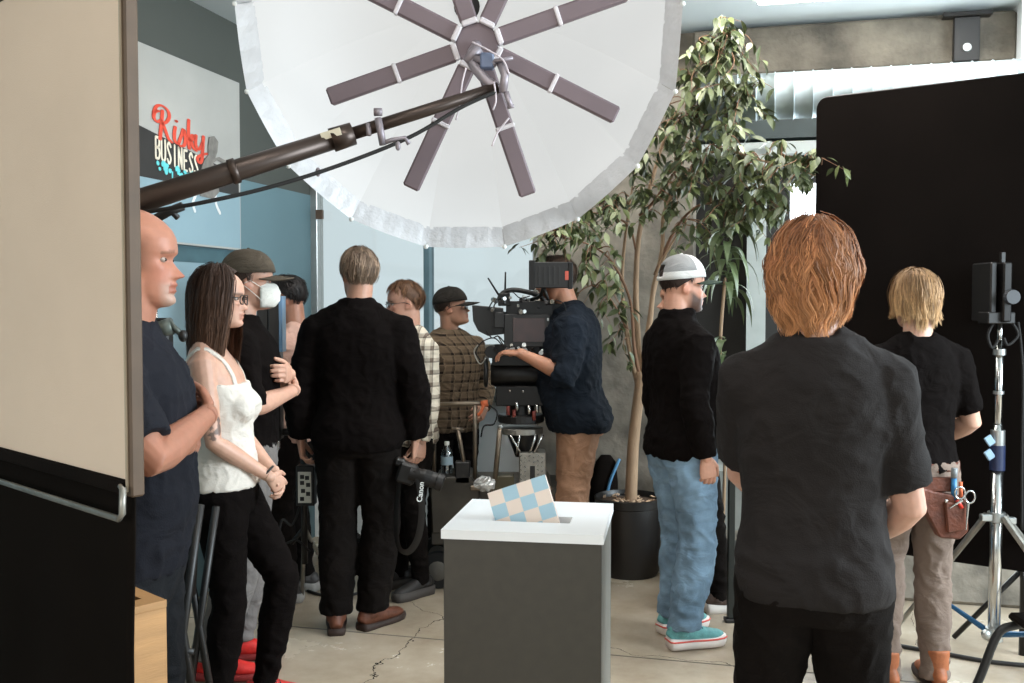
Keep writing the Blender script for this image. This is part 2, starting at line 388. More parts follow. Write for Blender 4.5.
# dark bay on the right of the pier
dk = MB(); dk.box2((rP1, 0.1, 0), (6.2, 0.25, CEIL)); o = struct(room(dk, 'wall_right', mat('dark_bay', (34, 31, 28), 0.85, var=0.3, nscale=2)))
zt = BW(780, 148)[1]
room(MB().box2((rx(746), -0.02, 0), (rx(765), 0.1, zt)), 'trim_3', mat('pale_post', (176, 182, 178), 0.6, var=0.08)).__setitem__('kind', 'structure')
room(MB().box2((rP1, -0.02, zt - .035), (rx(838), 0.09, zt + .035)), 'trim_4', mat('pale_post', (176, 182, 178))).__setitem__('kind', 'structure')
room(MB().box2((rP1, 0.0, BW(780, 138)[1]), (6.2, 0.1, BW(780, 112)[1])), 'trim_5', mat('green_header', (48, 60, 60), 0.5, var=0.2)).__setitem__('kind', 'structure')
o = room(MB().box2((rx(789), 0.085, .63), (rx(1003), 0.105, BW(800, 182)[1])), 'window_2', emis('bright_daylight_pane', (0.86, 0.95, 1.0), 6.0)); o['kind'] = 'structure'
# concrete beam above the dark bay
bz0, bz1 = BW(800, 72, -0.25)[1], 3.155
rb0, rb1 = rx(690, -.25), rx(1011, -.25)
bm_ = MB().box2((rb0, -0.25, bz0), (rb1, 0.09, bz1)); room(bm_, 'trim_6', M_beam, bevel=0.015).__setitem__('kind', 'structure')
room(MB().box2((rb1, -0.35, 0), (rb1 + 0.5, 0.09, CEIL)), 'trim_7', M_white).__setitem__('kind', 'structure')
# concrete ledge along the foot of the dark bay
q = inroom(FL(900, 601)); lf = q.y; lh = 1.59 - (548 - 302) / F_PX * 5.35
room(MB().box2((rx(700, lf), lf, 0), (6.2, 0.1, 0.28)), 'trim_8', M_conc, bevel=0.02).__setitem__('kind', 'structure')
room(MB().box2((rx(700, lf), lf + 0.22, 0.28), (6.2, 0.099, 0.62)), 'trim_9', mat('grey_plaster', (150, 152, 146), 0.8, var=0.1)).__setitem__('kind', 'structure')

# spiral-seam ventilation duct
fd = -0.75
r0 = rx(700, fd); zd1 = BW(780, 73, fd)[1]; zd0 = BW(780, 119, fd)[1]; rad = (zd1 - zd0) / 2; zc = (zd0 + zd1) / 2
duct = empty('ventilation_duct', W(r0, fd, zc), RA, 'long round galvanised ventilation duct hung under the concrete beam', 'duct')
seg = (BW(820, 100, fd)[0] - BW(801, 100, fd)[0])
me = MB().lathe([(rad, 0), (rad, seg * .93), (rad + .004, seg * .94), (rad + .006, seg * .97), (rad + .004, seg), (rad, seg)], (0, 0, 0), 32, 'X', cap=False).mesh('duct_section')
me.materials.append(M_galv); me.polygons.foreach_set('use_smooth', [True] * len(me.polygons))
for k in range(int(3.6 / seg)):
    o = bpy.data.objects.new('duct_section', me); C.objects.link(o); o.parent = duct; o.location = (k * seg, 0, 0)
# hanger bracket on the beam
p0 = BW(966, 60, -0.27); rr0 = BW(953, 40, -.27)[0]; rr1 = BW(979, 40, -.27)[0]; zz0 = BW(966, 62, -.27)[1]; zz1 = BW(966, 18, -.27)[1]
br = empty('beam_bracket', W((rr0 + rr1) / 2, -0.25, zz0), RA, 'black steel bracket with T plate bolted on the concrete beam', 'bracket')
w_ = rr1 - rr0
MB().box2((-w_ / 2, -.05, 0), (w_ / 2, 0, zz1 - zz0)).build('plate', M_black, br, bevel=.004)
MB().box2((-w_ * .95, -.07, zz1 - zz0), (w_ * .95, 0, zz1 - zz0 + .025)).build('top_bar', M_blackmet, br, bevel=.004)
MB().lathe([(.025, 0), (.022, -.012), (.0, -.014)], (0, -.05, .07), 14, 'Y').build('bolt', M_alu, br)

# ceiling light panels (one shows at the top edge, the others are added out of view to brighten the floor)
M_tube = emis('fluorescent_diffuser', (1.0, 0.965, 0.92), 17.0)
def ceiling_light(r, f, label):
    e = empty('ceiling_light', W(r, f, CEIL - .07), RA, label, 'ceiling light', 'ceiling light panels')
    MB().box2((-.62, -.16, .035), (.62, .16, .07)).build('housing', M_white, e, bevel=.006)
    MB().box2((-.59, -.13, 0.005), (.59, .13, .035)).build('diffuser', M_tube, e, bevel=.01)
q = inroom(plane_hit(868, 0, (0, 0, CEIL - .07), Vector((0, 0, 1))))
ceiling_light(q.x + .05, q.y - 0.15, 'long white ceiling light above the duct at the top edge')
for x, y, lb in ((-.45, 4.15, 'over the far left crew'), (.35, 5.05, 'over the cinema camera'), (1.35, 4.55, 'over the man in the white cap'), (.1, 1.9, 'over the ballot box')):
    q = inroom((x, y, 0)); ceiling_light(q.x, q.y, 'white ceiling light panel ' + lb + ', added out of view for brightness')
# ------------------------------------------------------------------ people
T_M = [(.82, .13, .10, -.01), (.90, .165, .118, -.018), (.97, .166, .117, -.012), (1.05, .152, .105, 0), (1.13, .15, .103, .004), (1.22, .160, .112, .006), (1.31, .168, .121, .004), (1.38, .168, .114, -.002), (1.425, .152, .098, -.012), (1.46, .118, .080, -.02), (1.49, .084, .066, -.024), (1.53, .062, .060, -.02)]
T_F = [(.82, .14, .105, -.015), (.90, .170, .122, -.022), (.97, .160, .112, -.015), (1.05, .136, .094, 0), (1.12, .126, .088, .004), (1.20, .134, .094, .006), (1.29, .147, .102, .004), (1.36, .156, .098, -.004), (1.41, .150, .084, -.012), (1.445, .112, .068, -.018), (1.48, .068, .056, -.02), (1.53, .050, .050, -.016)]
def skin_mat():
    m, nt, b = newmat('skin'); N = nt.nodes; L = nt.links
    a = N.new('ShaderNodeAttribute'); a.attribute_name = 'Col'
    nz = N.new('ShaderNodeTexNoise'); nz.inputs['Scale'].default_value = 45; nz.inputs['Detail'].default_value = 4
    tc = N.new('ShaderNodeTexCoord'); L.new(tc.outputs['Object'], nz.inputs['Vector'])
    hs = N.new('ShaderNodeMixRGB'); hs.blend_type = 'MULTIPLY'; hs.inputs[0].default_value = 0.25
    L.new(a.outputs['Color'], hs.inputs[1]); L.new(nz.outputs['Fac'], hs.inputs[2]); L.new(hs.outputs[0], b.inputs['Base Color'])
    b.inputs['Roughness'].default_value = 0.5; b.inputs['Subsurface Weight'].default_value = 0.12
    b.inputs['Subsurface Radius'].default_value = (1, .35, .2); b.inputs['Subsurface Scale'].default_value = 0.012
    bp = N.new('ShaderNodeBump'); bp.inputs['Strength'].default_value = 0.12; bp.inputs['Distance'].default_value = .003
    L.new(nz.outputs['Fac'], bp.inputs['Height']); L.new(bp.outputs[0], b.inputs['Normal'])
    return m
def hair_mat():
    m, nt, b = newmat('hair'); N = nt.nodes; L = nt.links
    a = N.new('ShaderNodeAttribute'); a.attribute_name = 'Col'
    L.new(a.outputs['Color'], b.inputs['Base Color']); b.inputs['Roughness'].default_value = 0.55; b.inputs['Specular IOR Level'].default_value = 0.25
    tc = N.new('ShaderNodeTexCoord'); nz = N.new('ShaderNodeTexNoise'); nz.inputs['Scale'].default_value = 260; nz.inputs['Detail'].default_value = 2
    mp = N.new('ShaderNodeMapping'); mp.inputs['Scale'].default_value = (1, 1, .12); L.new(tc.outputs['Object'], mp.inputs[0]); L.new(mp.outputs[0], nz.inputs['Vector'])
    bp = N.new('ShaderNodeBump'); bp.inputs['Strength'].default_value = 0.5; bp.inputs['Distance'].default_value = .003
    L.new(nz.outputs['Fac'], bp.inputs['Height']); L.new(bp.outputs[0], b.inputs['Normal'])
    return m
M_skin = skin_mat(); M_hair = hair_mat()
def folds(m, strength=.55, scale=7.0, dist=.03):
    """soft cloth folds: stretched, distorted noise as a second bump under the weave"""
    nt = m.node_tree; N = nt.nodes; L = nt.links; b = N['Principled BSDF']
    tc = N.new('ShaderNodeTexCoord'); mp = N.new('ShaderNodeMapping'); mp.inputs['Scale'].default_value = (1.0, 1.0, 1.5); mp.inputs['Rotation'].default_value = (.5, .4, 0); L.new(tc.outputs['Object'], mp.inputs[0])
    n = N.new('ShaderNodeTexNoise'); n.inputs['Scale'].default_value = scale; n.inputs['Detail'].default_value = 2.5; n.inputs['Distortion'].default_value = 1.6; n.inputs['Roughness'].default_value = .45; L.new(mp.outputs[0], n.inputs['Vector'])
    bp = N.new('ShaderNodeBump'); bp.inputs['Strength'].default_value = strength; bp.inputs['Distance'].default_value = dist; L.new(n.outputs['Fac'], bp.inputs['Height'])
    old = b.inputs['Normal'].links[0].from_node if b.inputs['Normal'].links else None
    if old: L.new(bp.outputs[0], old.inputs['Normal'])
    else: L.new(bp.outputs[0], b.inputs['Normal'])
    return m
def fabric(name, rgb, var=0.15, rough=0.9, weave=0.25, wscale=300, nscale=6, fold=.55, spec=.2):
    if 'fabric_' + name in MATS: return MATS['fabric_' + name]
    return folds(mat('fabric_' + name, rgb, rough, 0, var, nscale, weave, wscale, spec=spec), fold)
def plaid(name, base, dark, light, sx=22.0):
    m, nt, b = newmat('plaid_' + name); N = nt.nodes; L = nt.links
    tc = N.new('ShaderNodeTexCoord'); sp = N.new('ShaderNodeSeparateXYZ'); L.new(tc.outputs['Object'], sp.inputs[0])
    def band(sock, sc, lo):
        m1 = N.new('ShaderNodeMath'); m1.operation = 'MULTIPLY'; m1.inputs[1].default_value = sc; L.new(sock, m1.inputs[0])
        m2 = N.new('ShaderNodeMath'); m2.operation = 'FRACT'; L.new(m1.outputs[0], m2.inputs[0])
        m3 = N.new('ShaderNodeMath'); m3.operation = 'LESS_THAN'; m3.inputs[1].default_value = lo; L.new(m2.outputs[0], m3.inputs[0]); return m3.outputs[0]
    ad = N.new('ShaderNodeMath'); ad.operation = 'ADD'; L.new(sp.outputs[0], ad.inputs[0]); L.new(sp.outputs[1], ad.inputs[1])
    h = band(sp.outputs[2], sx, .38); v = band(ad.outputs[0], sx, .38); h2 = band(sp.outputs[2], sx * 1.0, .12); v2 = band(ad.outputs[0], sx, .12)
    s1 = N.new('ShaderNodeMath'); s1.operation = 'ADD'; L.new(h, s1.inputs[0]); L.new(v, s1.inputs[1])
    hf = N.new('ShaderNodeMath'); hf.operation = 'MULTIPLY'; hf.inputs[1].default_value = .5; L.new(s1.outputs[0], hf.inputs[0])
    x1 = N.new('ShaderNodeMixRGB'); L.new(hf.outputs[0], x1.inputs[0]); x1.inputs[1].default_value = (*lin(base), 1); x1.inputs[2].default_value = (*lin(dark), 1)
    mxx = N.new('ShaderNodeMath'); mxx.operation = 'MAXIMUM'; L.new(h2, mxx.inputs[0]); L.new(v2, mxx.inputs[1])
    h3 = N.new('ShaderNodeMath'); h3.operation = 'MULTIPLY'; h3.inputs[1].default_value = .45; L.new(mxx.outputs[0], h3.inputs[0])
    x2 = N.new('ShaderNodeMixRGB'); L.new(h3.outputs[0], x2.inputs[0]); L.new(x1.outputs[0], x2.inputs[1]); x2.inputs[2].default_value = (*lin(light), 1)
    L.new(x2.outputs[0], b.inputs['Base Color']); b.inputs['Roughness'].default_value = .9; b.inputs['Specular IOR Level'].default_value = .15
    return folds(m)

def wrinkle(me, amp, freq, seed, sq=(1, 1, 1.0), centers=(), ridge=0.0):
    co = get_co(me).astype(float); no = get_no(me).astype(float); d = np.zeros(len(co))
    sx, sy, sz = sq
    for i, c in enumerate(co):
        v = noise.noise(Vector((c[0] * freq * sx + seed, c[1] * freq * sy + seed * .7, c[2] * freq * sz)))
        v2 = 1 - 2 * abs(noise.noise(Vector((c[0] * freq * 2.1 * sx, c[1] * freq * 2.1 * sy + seed, c[2] * freq * 2.6 * sz + seed))))
        d[i] = v + 0.9 * v2 * abs(v2)
    d *= amp * 1.5
    for (p, r, a, fz, axis) in centers:           # folds bunching around a joint
        ax = Vector(axis).normalized()
        rel = co - np.array(p); dist = np.linalg.norm(rel, axis=1); w = np.exp(-(dist / r) ** 2)
        s_ = rel @ np.array(ax) + 0.25 * (rel[:, 0] + rel[:, 1])
        ph = 2.2 * np.sin(co[:, 0] * 23 + seed) + 2.2 * np.sin(co[:, 1] * 19 + 1.3 * seed) + 1.6 * np.sin(co[:, 2] * 31 + 2 * seed); d += 1.25 * a * w * np.sin(s_ * fz * .8 + ph) * (.55 + .45 * np.sin(co[:, 0] * 37 + co[:, 1] * 29 + seed))
    set_co(me, co + no * d[:, None])

class Person:
    def __init__(s, loc, h, yaw, label, sex='M', girth=1.0, sw=.176, lean=(0, 0), hip=(0, 0), skin=(214, 164, 138), head=None, group=None, vox=.006, bare=False, belly=0.0, roll=0.0, nk=1.0):
        s.nk = nk
        s.k = h / 1.783; s.e = empty('person', (loc[0], loc[1], 0), math.radians(yaw), label, 'person', group, scale=s.k)
        s.sex = sex; s.T = np.array(T_M if sex == 'M' else T_F); s.g = girth; s.sw = sw; s.lean = lean; s.hip = hip; s.skin = tuple(v * .84 for v in lin(skin))
        hd = dict(off=(0, .02), yaw=0, pitch=0, z=1.653); hd.update(head or {}); s.hd = hd
        o = s.off(1.5); s.hp = Vector((o[0] + hd['off'][0], o[1] + hd['off'][1], hd['z']))
        s.HM = Matrix.Translation(s.hp) @ Matrix.Rotation(math.radians(hd['yaw']), 4, 'Z') @ Matrix.Rotation(math.radians(hd['pitch']), 4, 'X') @ Matrix.Rotation(math.radians(roll), 4, 'Y')
        s.vox = vox; s.bare = bare; s.belly = belly; s.arms = {}; s.legs = {}; s.seed = random.random() * 50
    def off(s, z):
        t = min(max((z - .95) / .5, 0), 1.3); return (s.hip[0] + s.lean[0] * t, s.hip[1] + s.lean[1] * t)
    def ring(s, z, inf=0.0):
        T = s.T; rx_ = np.interp(z, T[:, 0], T[:, 1]) * s.g; ry_ = np.interp(z, T[:, 0], T[:, 2]) * s.g; cy = np.interp(z, T[:, 0], T[:, 3]); o = s.off(z)
        b = s.belly * math.exp(-((z - 1.08) / .13) ** 2)
        return [z, o[0], o[1] + cy + b * .6, rx_ + inf + b * .3, ry_ + inf + b * .5]
    def arm(s, side, elbow, wrist, hd=(0, .15, -1), pn=None, curl=.35, spread=0.0, thumb=None):
        sg = 1 if side == 'R' else -1; o = s.off(1.42)
        sh = Vector((o[0] + sg * (s.sw - .012), o[1] - .01, 1.408)); el = Vector(elbow); el.x *= .93; wr = Vector(wrist)
        pn = Vector(pn) if pn else Vector((-sg, 0.1, 0)); s.arms[side] = dict(sh=sh, el=el, wr=wr, hd=Vector(hd).normalized(), pn=pn, curl=curl, sg=sg, thumb=thumb)
    def armpath(s, side, n=7):
        a = s.arms[side]; f = 1.0 if s.sex == 'M' else .82; up = a['el'] - a['sh']; fo = a['wr'] - a['el']
        pts = []; 
        ru = [.062, .058, .053, .049, .045, .042, .041]; rf = [.041, .044, .043, .039, .034, .030, .027]
        st = a['sh'] - up.normalized() * .02 - Vector((a['sg'] * .02, 0, 0)); pts.append((st, .052 * f))
        for i in range(n): t = i / (n - 1); pts.append((a['sh'] + up * t, ru[i] * f))
        for i in range(1, n): t = i / (n - 1); pts.append((a['el'] + fo * t, rf[i] * f))
        return pts
    def leg(s, side, knee, ankle, foot=0.0):
        sg = 1 if side == 'R' else -1; s.legs[side] = dict(hip=Vector((s.hip[0] + sg * .088, s.hip[1] - .01, .90)), kn=Vector(knee), an=Vector(ankle), foot=foot, sg=sg)
    def stand(s, dx=.1, dy=0.0):
        s.leg('L', (s.hip[0] * .5 - dx, s.hip[1] * .5 + .03, .50), (-dx - .01, dy - .02, .09), 8); s.leg('R', (s.hip[0] * .5 + dx, s.hip[1] * .5 + .03, .50), (dx + .01, dy - .02, .09), -8)
    def legpath(s, side):
        l = s.legs[side]; pts = []; r1 = [.092, .086, .078, .070, .063, .058]; r2 = [.058, .058, .056, .050, .043, .038]
        for i in range(6): t = i / 5; pts.append((l['hip'].lerp(l['kn'], t), r1[i] * s.g))
        for i in range(1, 6): t = i / 5; pts.append((l['kn'].lerp(l['an'], t), r2[i] * s.g))
        return pts
    def traps(s, q, inf):
        f = 1.0 if s.sex == 'M' else .78
        for a in s.arms.values():
            o = s.off(1.5); c0 = Vector((o[0] + a['sg'] * .02, o[1] - .03, 1.478)); c1 = a['sh'] + Vector((-a['sg'] * .02, -.008, .012))
            q.tube([c0, c0.lerp(c1, .33) + Vector((0, 0, .004)), c0.lerp(c1, .66), c1], [.052 * f + inf, .050 * f + inf, .047 * f + inf, .045 * f + inf], 14)
    # --------------------------------------------------------------- the body, one mesh
    def head_prims(s):
        """one sculpted surface: horizontal rings from chin to crown with a real profile"""
        f = 1.0 if s.sex == 'M' else .95
        ZF = np.array([(-.112, .052), (-.107, .080), (-.098, .0945), (-.088, .0955), (-.078, .086), (-.068, .0975), (-.0608, .0885), (-.053, .100), (-.044, .089), (-.03, .0875), (-.012, .085), (.004, .080), (.014, .084), (.024, .091), (.036, .0925), (.06, .0885), (.08, .078), (.10, .058), (.115, .034), (.125, .010), (.130, -.015)])
        ZB = np.array([(-.112, .012), (-.10, -.002), (-.08, -.03), (-.06, -.058), (-.03, -.087), (0, -.103), (.03, -.110), (.06, -.107), (.09, -.090), (.11, -.066), (.125, -.038), (.130, -.017)])
        ZW = np.array([(-.112, .020), (-.106, .031), (-.096, .042), (-.08, .052), (-.06, .0585), (-.04, .0615), (-.02, .065), (0, .0685), (.02, .0715), (.04, .0755), (.06, .0755), (.08, .0695), (.10, .056), (.115, .0395), (.125, .020), (.130, .002)])
        ZC = np.array([(-.112, .03), (-.06, .012), (0, -.008), (.06, -.014), (.13, -.016)])
        ZS = np.array([(-.112, .052), (-.107, .076), (-.098, .089), (-.088, .091), (-.078, .0885), (-.044, .0885), (-.03, .0875), (.004, .0815), (.014, .084), (.13, 0)])
        vs_ = []; n = 64; zs_ = np.concatenate([np.linspace(-.112, .06, 70), np.linspace(.063, .13, 22)])
        for z in zs_:
            yf0 = np.interp(z, ZF[:, 0], ZF[:, 1]); ysm = np.interp(z, ZS[:, 0], ZS[:, 1]); yb = np.interp(z, ZB[:, 0], ZB[:, 1]); w = np.interp(z, ZW[:, 0], ZW[:, 1]); yc = np.interp(z, ZC[:, 0], ZC[:, 1])
            p = np.interp(z, [-.11, -.06, 0, .05, .13], [2.0, 2.15, 2.35, 2.25, 2.0])
            for k in range(n):
                a = 2 * PI * k / n; ca, sa = math.cos(a), math.sin(a); x = w * math.copysign(abs(ca) ** (2 / p), ca); q = abs(sa) ** (2 / p)
                yf = yf0 if z > .012 else ysm + (yf0 - ysm) * math.exp(-(x / .022) ** 4); y = yc + (yf - yc) * q if sa >= 0 else yc - (yc - yb) * q
                if sa > 0:
                    t = (.016 - z) / .048; g = max(0, min(1, t)) if z > -.033 else max(0, 1 - (-.033 - z) / .010); sg = .0075 + .0055 * max(0, min(1, t)); y += .031 * g * math.exp(-(x / sg) ** 2) * (.35 + .65 * g)
                    y += .008 * math.exp(-((abs(x) - .013) / .006) ** 2 - ((z + .034) / .007) ** 2)
                    y -= .0085 * math.exp(-((abs(x) - .031) / .015) ** 2 - ((z - .006) / .0095) ** 2); y += .003 * math.exp(-((abs(x) - .028) / .018) ** 2 - ((z - .024) / .007) ** 2)
                    c_ = math.exp(-((abs(x) - .047) / .016) ** 2 - ((z + .012) / .015) ** 2) * .003; y += c_; x += math.copysign(c_ * .5, x)
                    if abs(x) > .03: y -= .0
                vs_.append((x * f, y * (1 if f == 1 else .97), z * (1 if f == 1 else .97)))
        m = MB(); R = len(zs_); m.add(vs_, [tuple(range(n - 1, -1, -1)), tuple((R - 1) * n + k for k in range(n))] + [(i * n + k, i * n + (k + 1) % n, (i + 1) * n + (k + 1) % n, (i + 1) * n + k) for i in range(R - 1) for k in range(n)])
        for q in (-1, 1):
            m.ell((q * .0735 * f, -.014, .0), (.0065, .017, .029), rot=(-.2, q * .18, q * .38), nu=14, nv=10); m.ell((q * .070 * f, -.004, -.012), (.007, .010, .016), nu=10, nv=8)
        m.v = [tuple(s.HM @ Vector(v)) for v in m.v]; return m
    def hand(s, a):
        m = MB(); d = a['hd']; n = (a['pn'] - d * a['pn'].dot(d)).normalized(); t = a['thumb']
        sd = d.cross(n)
        if t is None: t = Vector((0, 1, .2)) if abs(sd.dot(Vector((0, 1, .2)))) > .3 else Vector((0, .1, 1))
        if sd.dot(Vector(t)) < 0: sd = -sd
        w = a['wr']; f = 1.0 if s.sex == 'M' else .88
        pth = [w - d * .03, w, w + d * .03 * f, w + d * .065 * f, w + d * .09 * f]
        m.tube(pth, [(.024 * f, .022 * f), (.027 * f, .019 * f), (.036 * f, .017 * f), (.042 * f, .015 * f), (.040 * f, .012 * f)], 14, up=n)
        for i, (o_, L_, r_) in enumerate(((.030, .070, .0092), (.010, .079, .0095), (-.010, .073, .0092), (-.029, .056, .0082))):
            b = w + d * (.084 - .006 * (i == 3)) * f + sd * o_ * f; ang = a['curl'] * (.75 + .12 * i); pts = [b - d * .012, b]; cur = b; th = 0
            for k, fr in enumerate((.46, .30, .26)):
                th += ang * (1.0 if k else .8); dr = d * math.cos(th) + n * math.sin(th); cur = cur + dr * (L_ * fr * f); pts.append(cur)
            m.tube(pts, [r_ * f, r_ * f, r_ * .98 * f, r_ * .9 * f, r_ * .72 * f], 9, up=n.cross(d)); m.ell(cur, r_ * .74 * f, nu=8, nv=6)
        b = w + d * .022 * f + sd * .028 * f; dr = (d * .72 + sd * .62 + n * .35).normalized(); dr2 = (d * .9 + sd * .2 + n * .45).normalized()
        p1 = b + dr * .038 * f; p2 = p1 + dr2 * .032 * f; p3 = p2 + dr2 * .022 * f
        m.tube([b - dr * .012, b, p1, p2, p3], [.013 * f, .0135 * f, .0112 * f, .0102 * f, .0075 * f], 9); m.ell(p3, .0078 * f, nu=8, nv=6)
        return remesh(m, .0028, 3, .5)
    def body(s, paint=None):
        m = MB(); hm = s.head_prims(); m.add(hm.v, hm.f); o = s.off(1.49)
        nb = s.HM @ Vector((0, -.030 + .10 * (s.nk - 1), -.045)); nr = (.059 if s.sex == 'M' else .047) * s.nk
        c0 = Vector((o[0], o[1] - .022, 1.46)); m.tube([c0, c0.lerp(nb, .33), c0.lerp(nb, .66), nb, nb + (s.HM.to_3x3() @ Vector((0, 0, .05)))], [nr * 1.14, nr * 1.03, nr, nr, nr * .9], 18)
        zs_ = [z for z in list(s.T[:, 0]) if z >= (.85 if s.bare else 1.19)]
        m.rings([s.ring(z, 0 if s.bare else -.006) for z in zs_ if s.bare or z < 1.47], 30, 2.25)
        s.traps(m, 0.0 if s.bare else -.006)
        for sd_ in s.arms:
            ap = s.armpath(sd_); m.tube([p for p, r in ap], [r for p, r in ap], 14); m.ell(s.arms[sd_]['sh'] + Vector((-s.arms[sd_]['sg'] * .006, 0, -.01)), .062 if s.sex == 'M' else .049, nu=14, nv=10)
            m.ell(ap[-1][0], ap[-1][1], nu=10, nv=8)
        if s.sex == 'F' and s.bare:
            oo = s.off(1.25)
            for q in (-1, 1): m.ell((oo[0] + q * .065, oo[1] + .088, 1.235), (.064, .055, .06))
        me = remesh(m, s.vox, 3, .5)
        parts = [me] + [s.hand(a) for a in s.arms.values()]
        out = join_meshes(parts)
        s.paint(out, paint or {})
        ob = link('body', out, M_skin, s.e, True)
        for q in (-1, 1):
            mb = MB(); mb.ell((0, 0, 0), (.0125, .0118, .0072), nu=14, nv=10)
            me2 = mb.mesh('eye'); ob2 = link('eye', me2, [mat('eye_white', (168, 154, 146), .3), mat('eye_iris', (58, 44, 36), .2)], s.e, True)
            for p in me2.polygons:
                if p.center.y > .0088: p.material_index = 1
            ob2.matrix_local = s.HM @ Matrix.Translation((q * .031, .0665, .0065))
        return ob
    def paint(s, me, pr):
        co = get_co(me).astype(float); inv = np.array(s.HM.inverted()); h = co @ inv[:3, :3].T + inv[:3, 3]
        x, y, z = np.abs(h[:, 0]), h[:, 1], h[:, 2]; col = np.tile(np.array(s.skin), (len(co), 1))
        def mixin(w, c): 
            w = np.clip(w, 0, 1)[:, None]; return col * (1 - w) + np.array(c) * w
        hd = (z > -.12) & (np.abs(h[:, 0]) < .12) & (y > -.13) & (y < .14) & (z < .15)
        red = np.array(s.skin) * np.array((1.0, .74, .68))
        g = lambda cx, cy, cz, r: np.exp(-(((x - cx) ** 2 + (y - cy) ** 2 + (z - cz) ** 2) / r ** 2)) * hd
        col = mixin(.55 * g(0, .112, -.03, .02) + .45 * g(.045, .07, -.025, .03) + .6 * g(.08, -.01, -.005, .03), red)
        lip = hd & (x < .024) & (y > .082) & (z < -.049) & (z > -.074)
        col = mixin(lip * .6, pr.get('lip', np.array(s.skin) * np.array((.75, .48, .46))))
        br = hd & (x > .012) & (x < .05) & (y > .05) & (np.abs(z - .026 + (x - .03) * .15) < .0042)
        col = mixin(br * .6, lin(pr.get('brow', (70, 50, 38))))
        if 'beard' in pr:
            c_, a_ = pr['beard']; w = hd * np.clip((-.030 - z + np.clip((.06 - y), 0, 1) * .6) / .02, 0, 1) * np.clip((y + .0) / .03, 0, 1) * (z > -.125); w = w * (~lip); col = mixin(w * a_, lin(c_))
        if 'goatee' in pr:
            c_, a_ = pr['goatee']; w = hd * np.clip((y - .062) / .02, 0, 1) * np.clip((-.046 - z) / .012, 0, 1) * (~lip); col = mixin(w * a_, lin(c_))
        if 'buzz' in pr:
            c_, a_, top = pr['buzz']; ex = pr.get('front', .035)
            w = hd * np.clip((ex - y) / .03, 0, 1) * np.clip((top - z) / .03, 0, 1) * np.clip((z + .03 - np.clip(y, -1, 0) * .35) / .02, 0, 1) * (~((x > .074) & (y > -.035) & (y < .02) & (z < .03) & (z > -.04)))
            col = mixin(w * a_, lin(c_))
        if 'tattoo' in pr:
            for (p, r) in pr['tattoo']:
                d_ = co - np.array(p); n_ = np.array([noise.noise(Vector(q * 55)) for q in co]); w = (np.linalg.norm(d_, axis=1) < r) * (n_ > .05); col = mixin(w * .75, lin((58, 54, 54)))
        at = me.color_attributes.new('Col', 'FLOAT_COLOR', 'POINT')
        at.data.foreach_set('color', np.concatenate([np.clip(col, 0, 1), np.ones((len(col), 1))], 1).astype(np.float32).ravel())
    # --------------------------------------------------------------- clothes
    def shirt(s, m, hem=.86, sleeve=.42, inf=.014, name='shirt', vox=.009, amp=.004, freq=9, collar=0.010, flare=0.0, neck=1.505, hemtilt=0.0, sl_inf=None, extra=None):
        q = MB(); zs_ = [z for z in np.arange(hem, neck - .02, .035)] + [neck - .02, neck]
        rl = []
        for z in zs_:
            r = s.ring(z, inf); t = max(0, (1.05 - z) / .2); r[3] += flare * t; r[4] += flare * t
            if z < 1.12:            # cloth hangs from the chest, it does not follow the waist
                b = s.ring(1.2, inf); r[3] = max(r[3], b[3] * .96); r[4] = max(r[4], b[4] * .93)
            rl.append(r)
        q.rings(rl, 32, 2.35)
        cen = []
        if neck > 1.45: s.traps(q, inf)
        for sd_, a in s.arms.items():
            if sleeve <= 0: continue
            ap = s.armpath(sd_); n = max(3, int(round(len(ap) * sleeve))); si = sl_inf if sl_inf is not None else inf + .002
            pts = [p for p, r in ap[:n]]; rd = [r + si * (1 if i else .6) + (.006 if i > n - 3 and sleeve < .7 else 0) for i, (p, r) in enumerate(ap[:n])]
            if sleeve > .9: pts[-1] = pts[-1].lerp(pts[-2], .15); rd[-1] = rd[-1] * .95
            q.tube(pts, rd, 16); q.ell(a['sh'] + Vector((-a['sg'] * .006, 0, -.012)), (.062 if s.sex == 'M' else .049) + si * .8, nu=16, nv=10)
            cen.append((tuple(a['el']), .11, .0045 if sleeve > .6 else 0.002, 110, tuple((a['wr'] - a['sh']).normalized())))
            cen.append((tuple(a['sh'] + Vector((-a['sg'] * .03, 0, -.1))), .09, .004, 90, (a['sg'] * .5, .2, 1)))
        if collar and neck > 1.45:
            o = s.off(1.5); lo = .007 if collar < .025 else 0; q.rings([(1.42, o[0], o[1] - .022, .10, .09), (1.485, o[0], o[1] - .024, .090 - lo, .086 - lo), (1.497 + collar * .6, o[0], o[1] - .016, .084 - lo, .084 - lo), (1.50 + collar, o[0], o[1] - .010, .081 - lo, .083 - lo)], 24, 2)
        if extra: extra(q)
        o = s.off(hem); cen.append(((o[0], o[1], hem + .1), .2, .0035, 60, (.3, .2, 1)))
        me = remesh(q, vox, 7, .5); wrinkle(me, amp, freq, s.seed, (1, 1, .75), cen)
        return link(name, me, m, s.e, True)
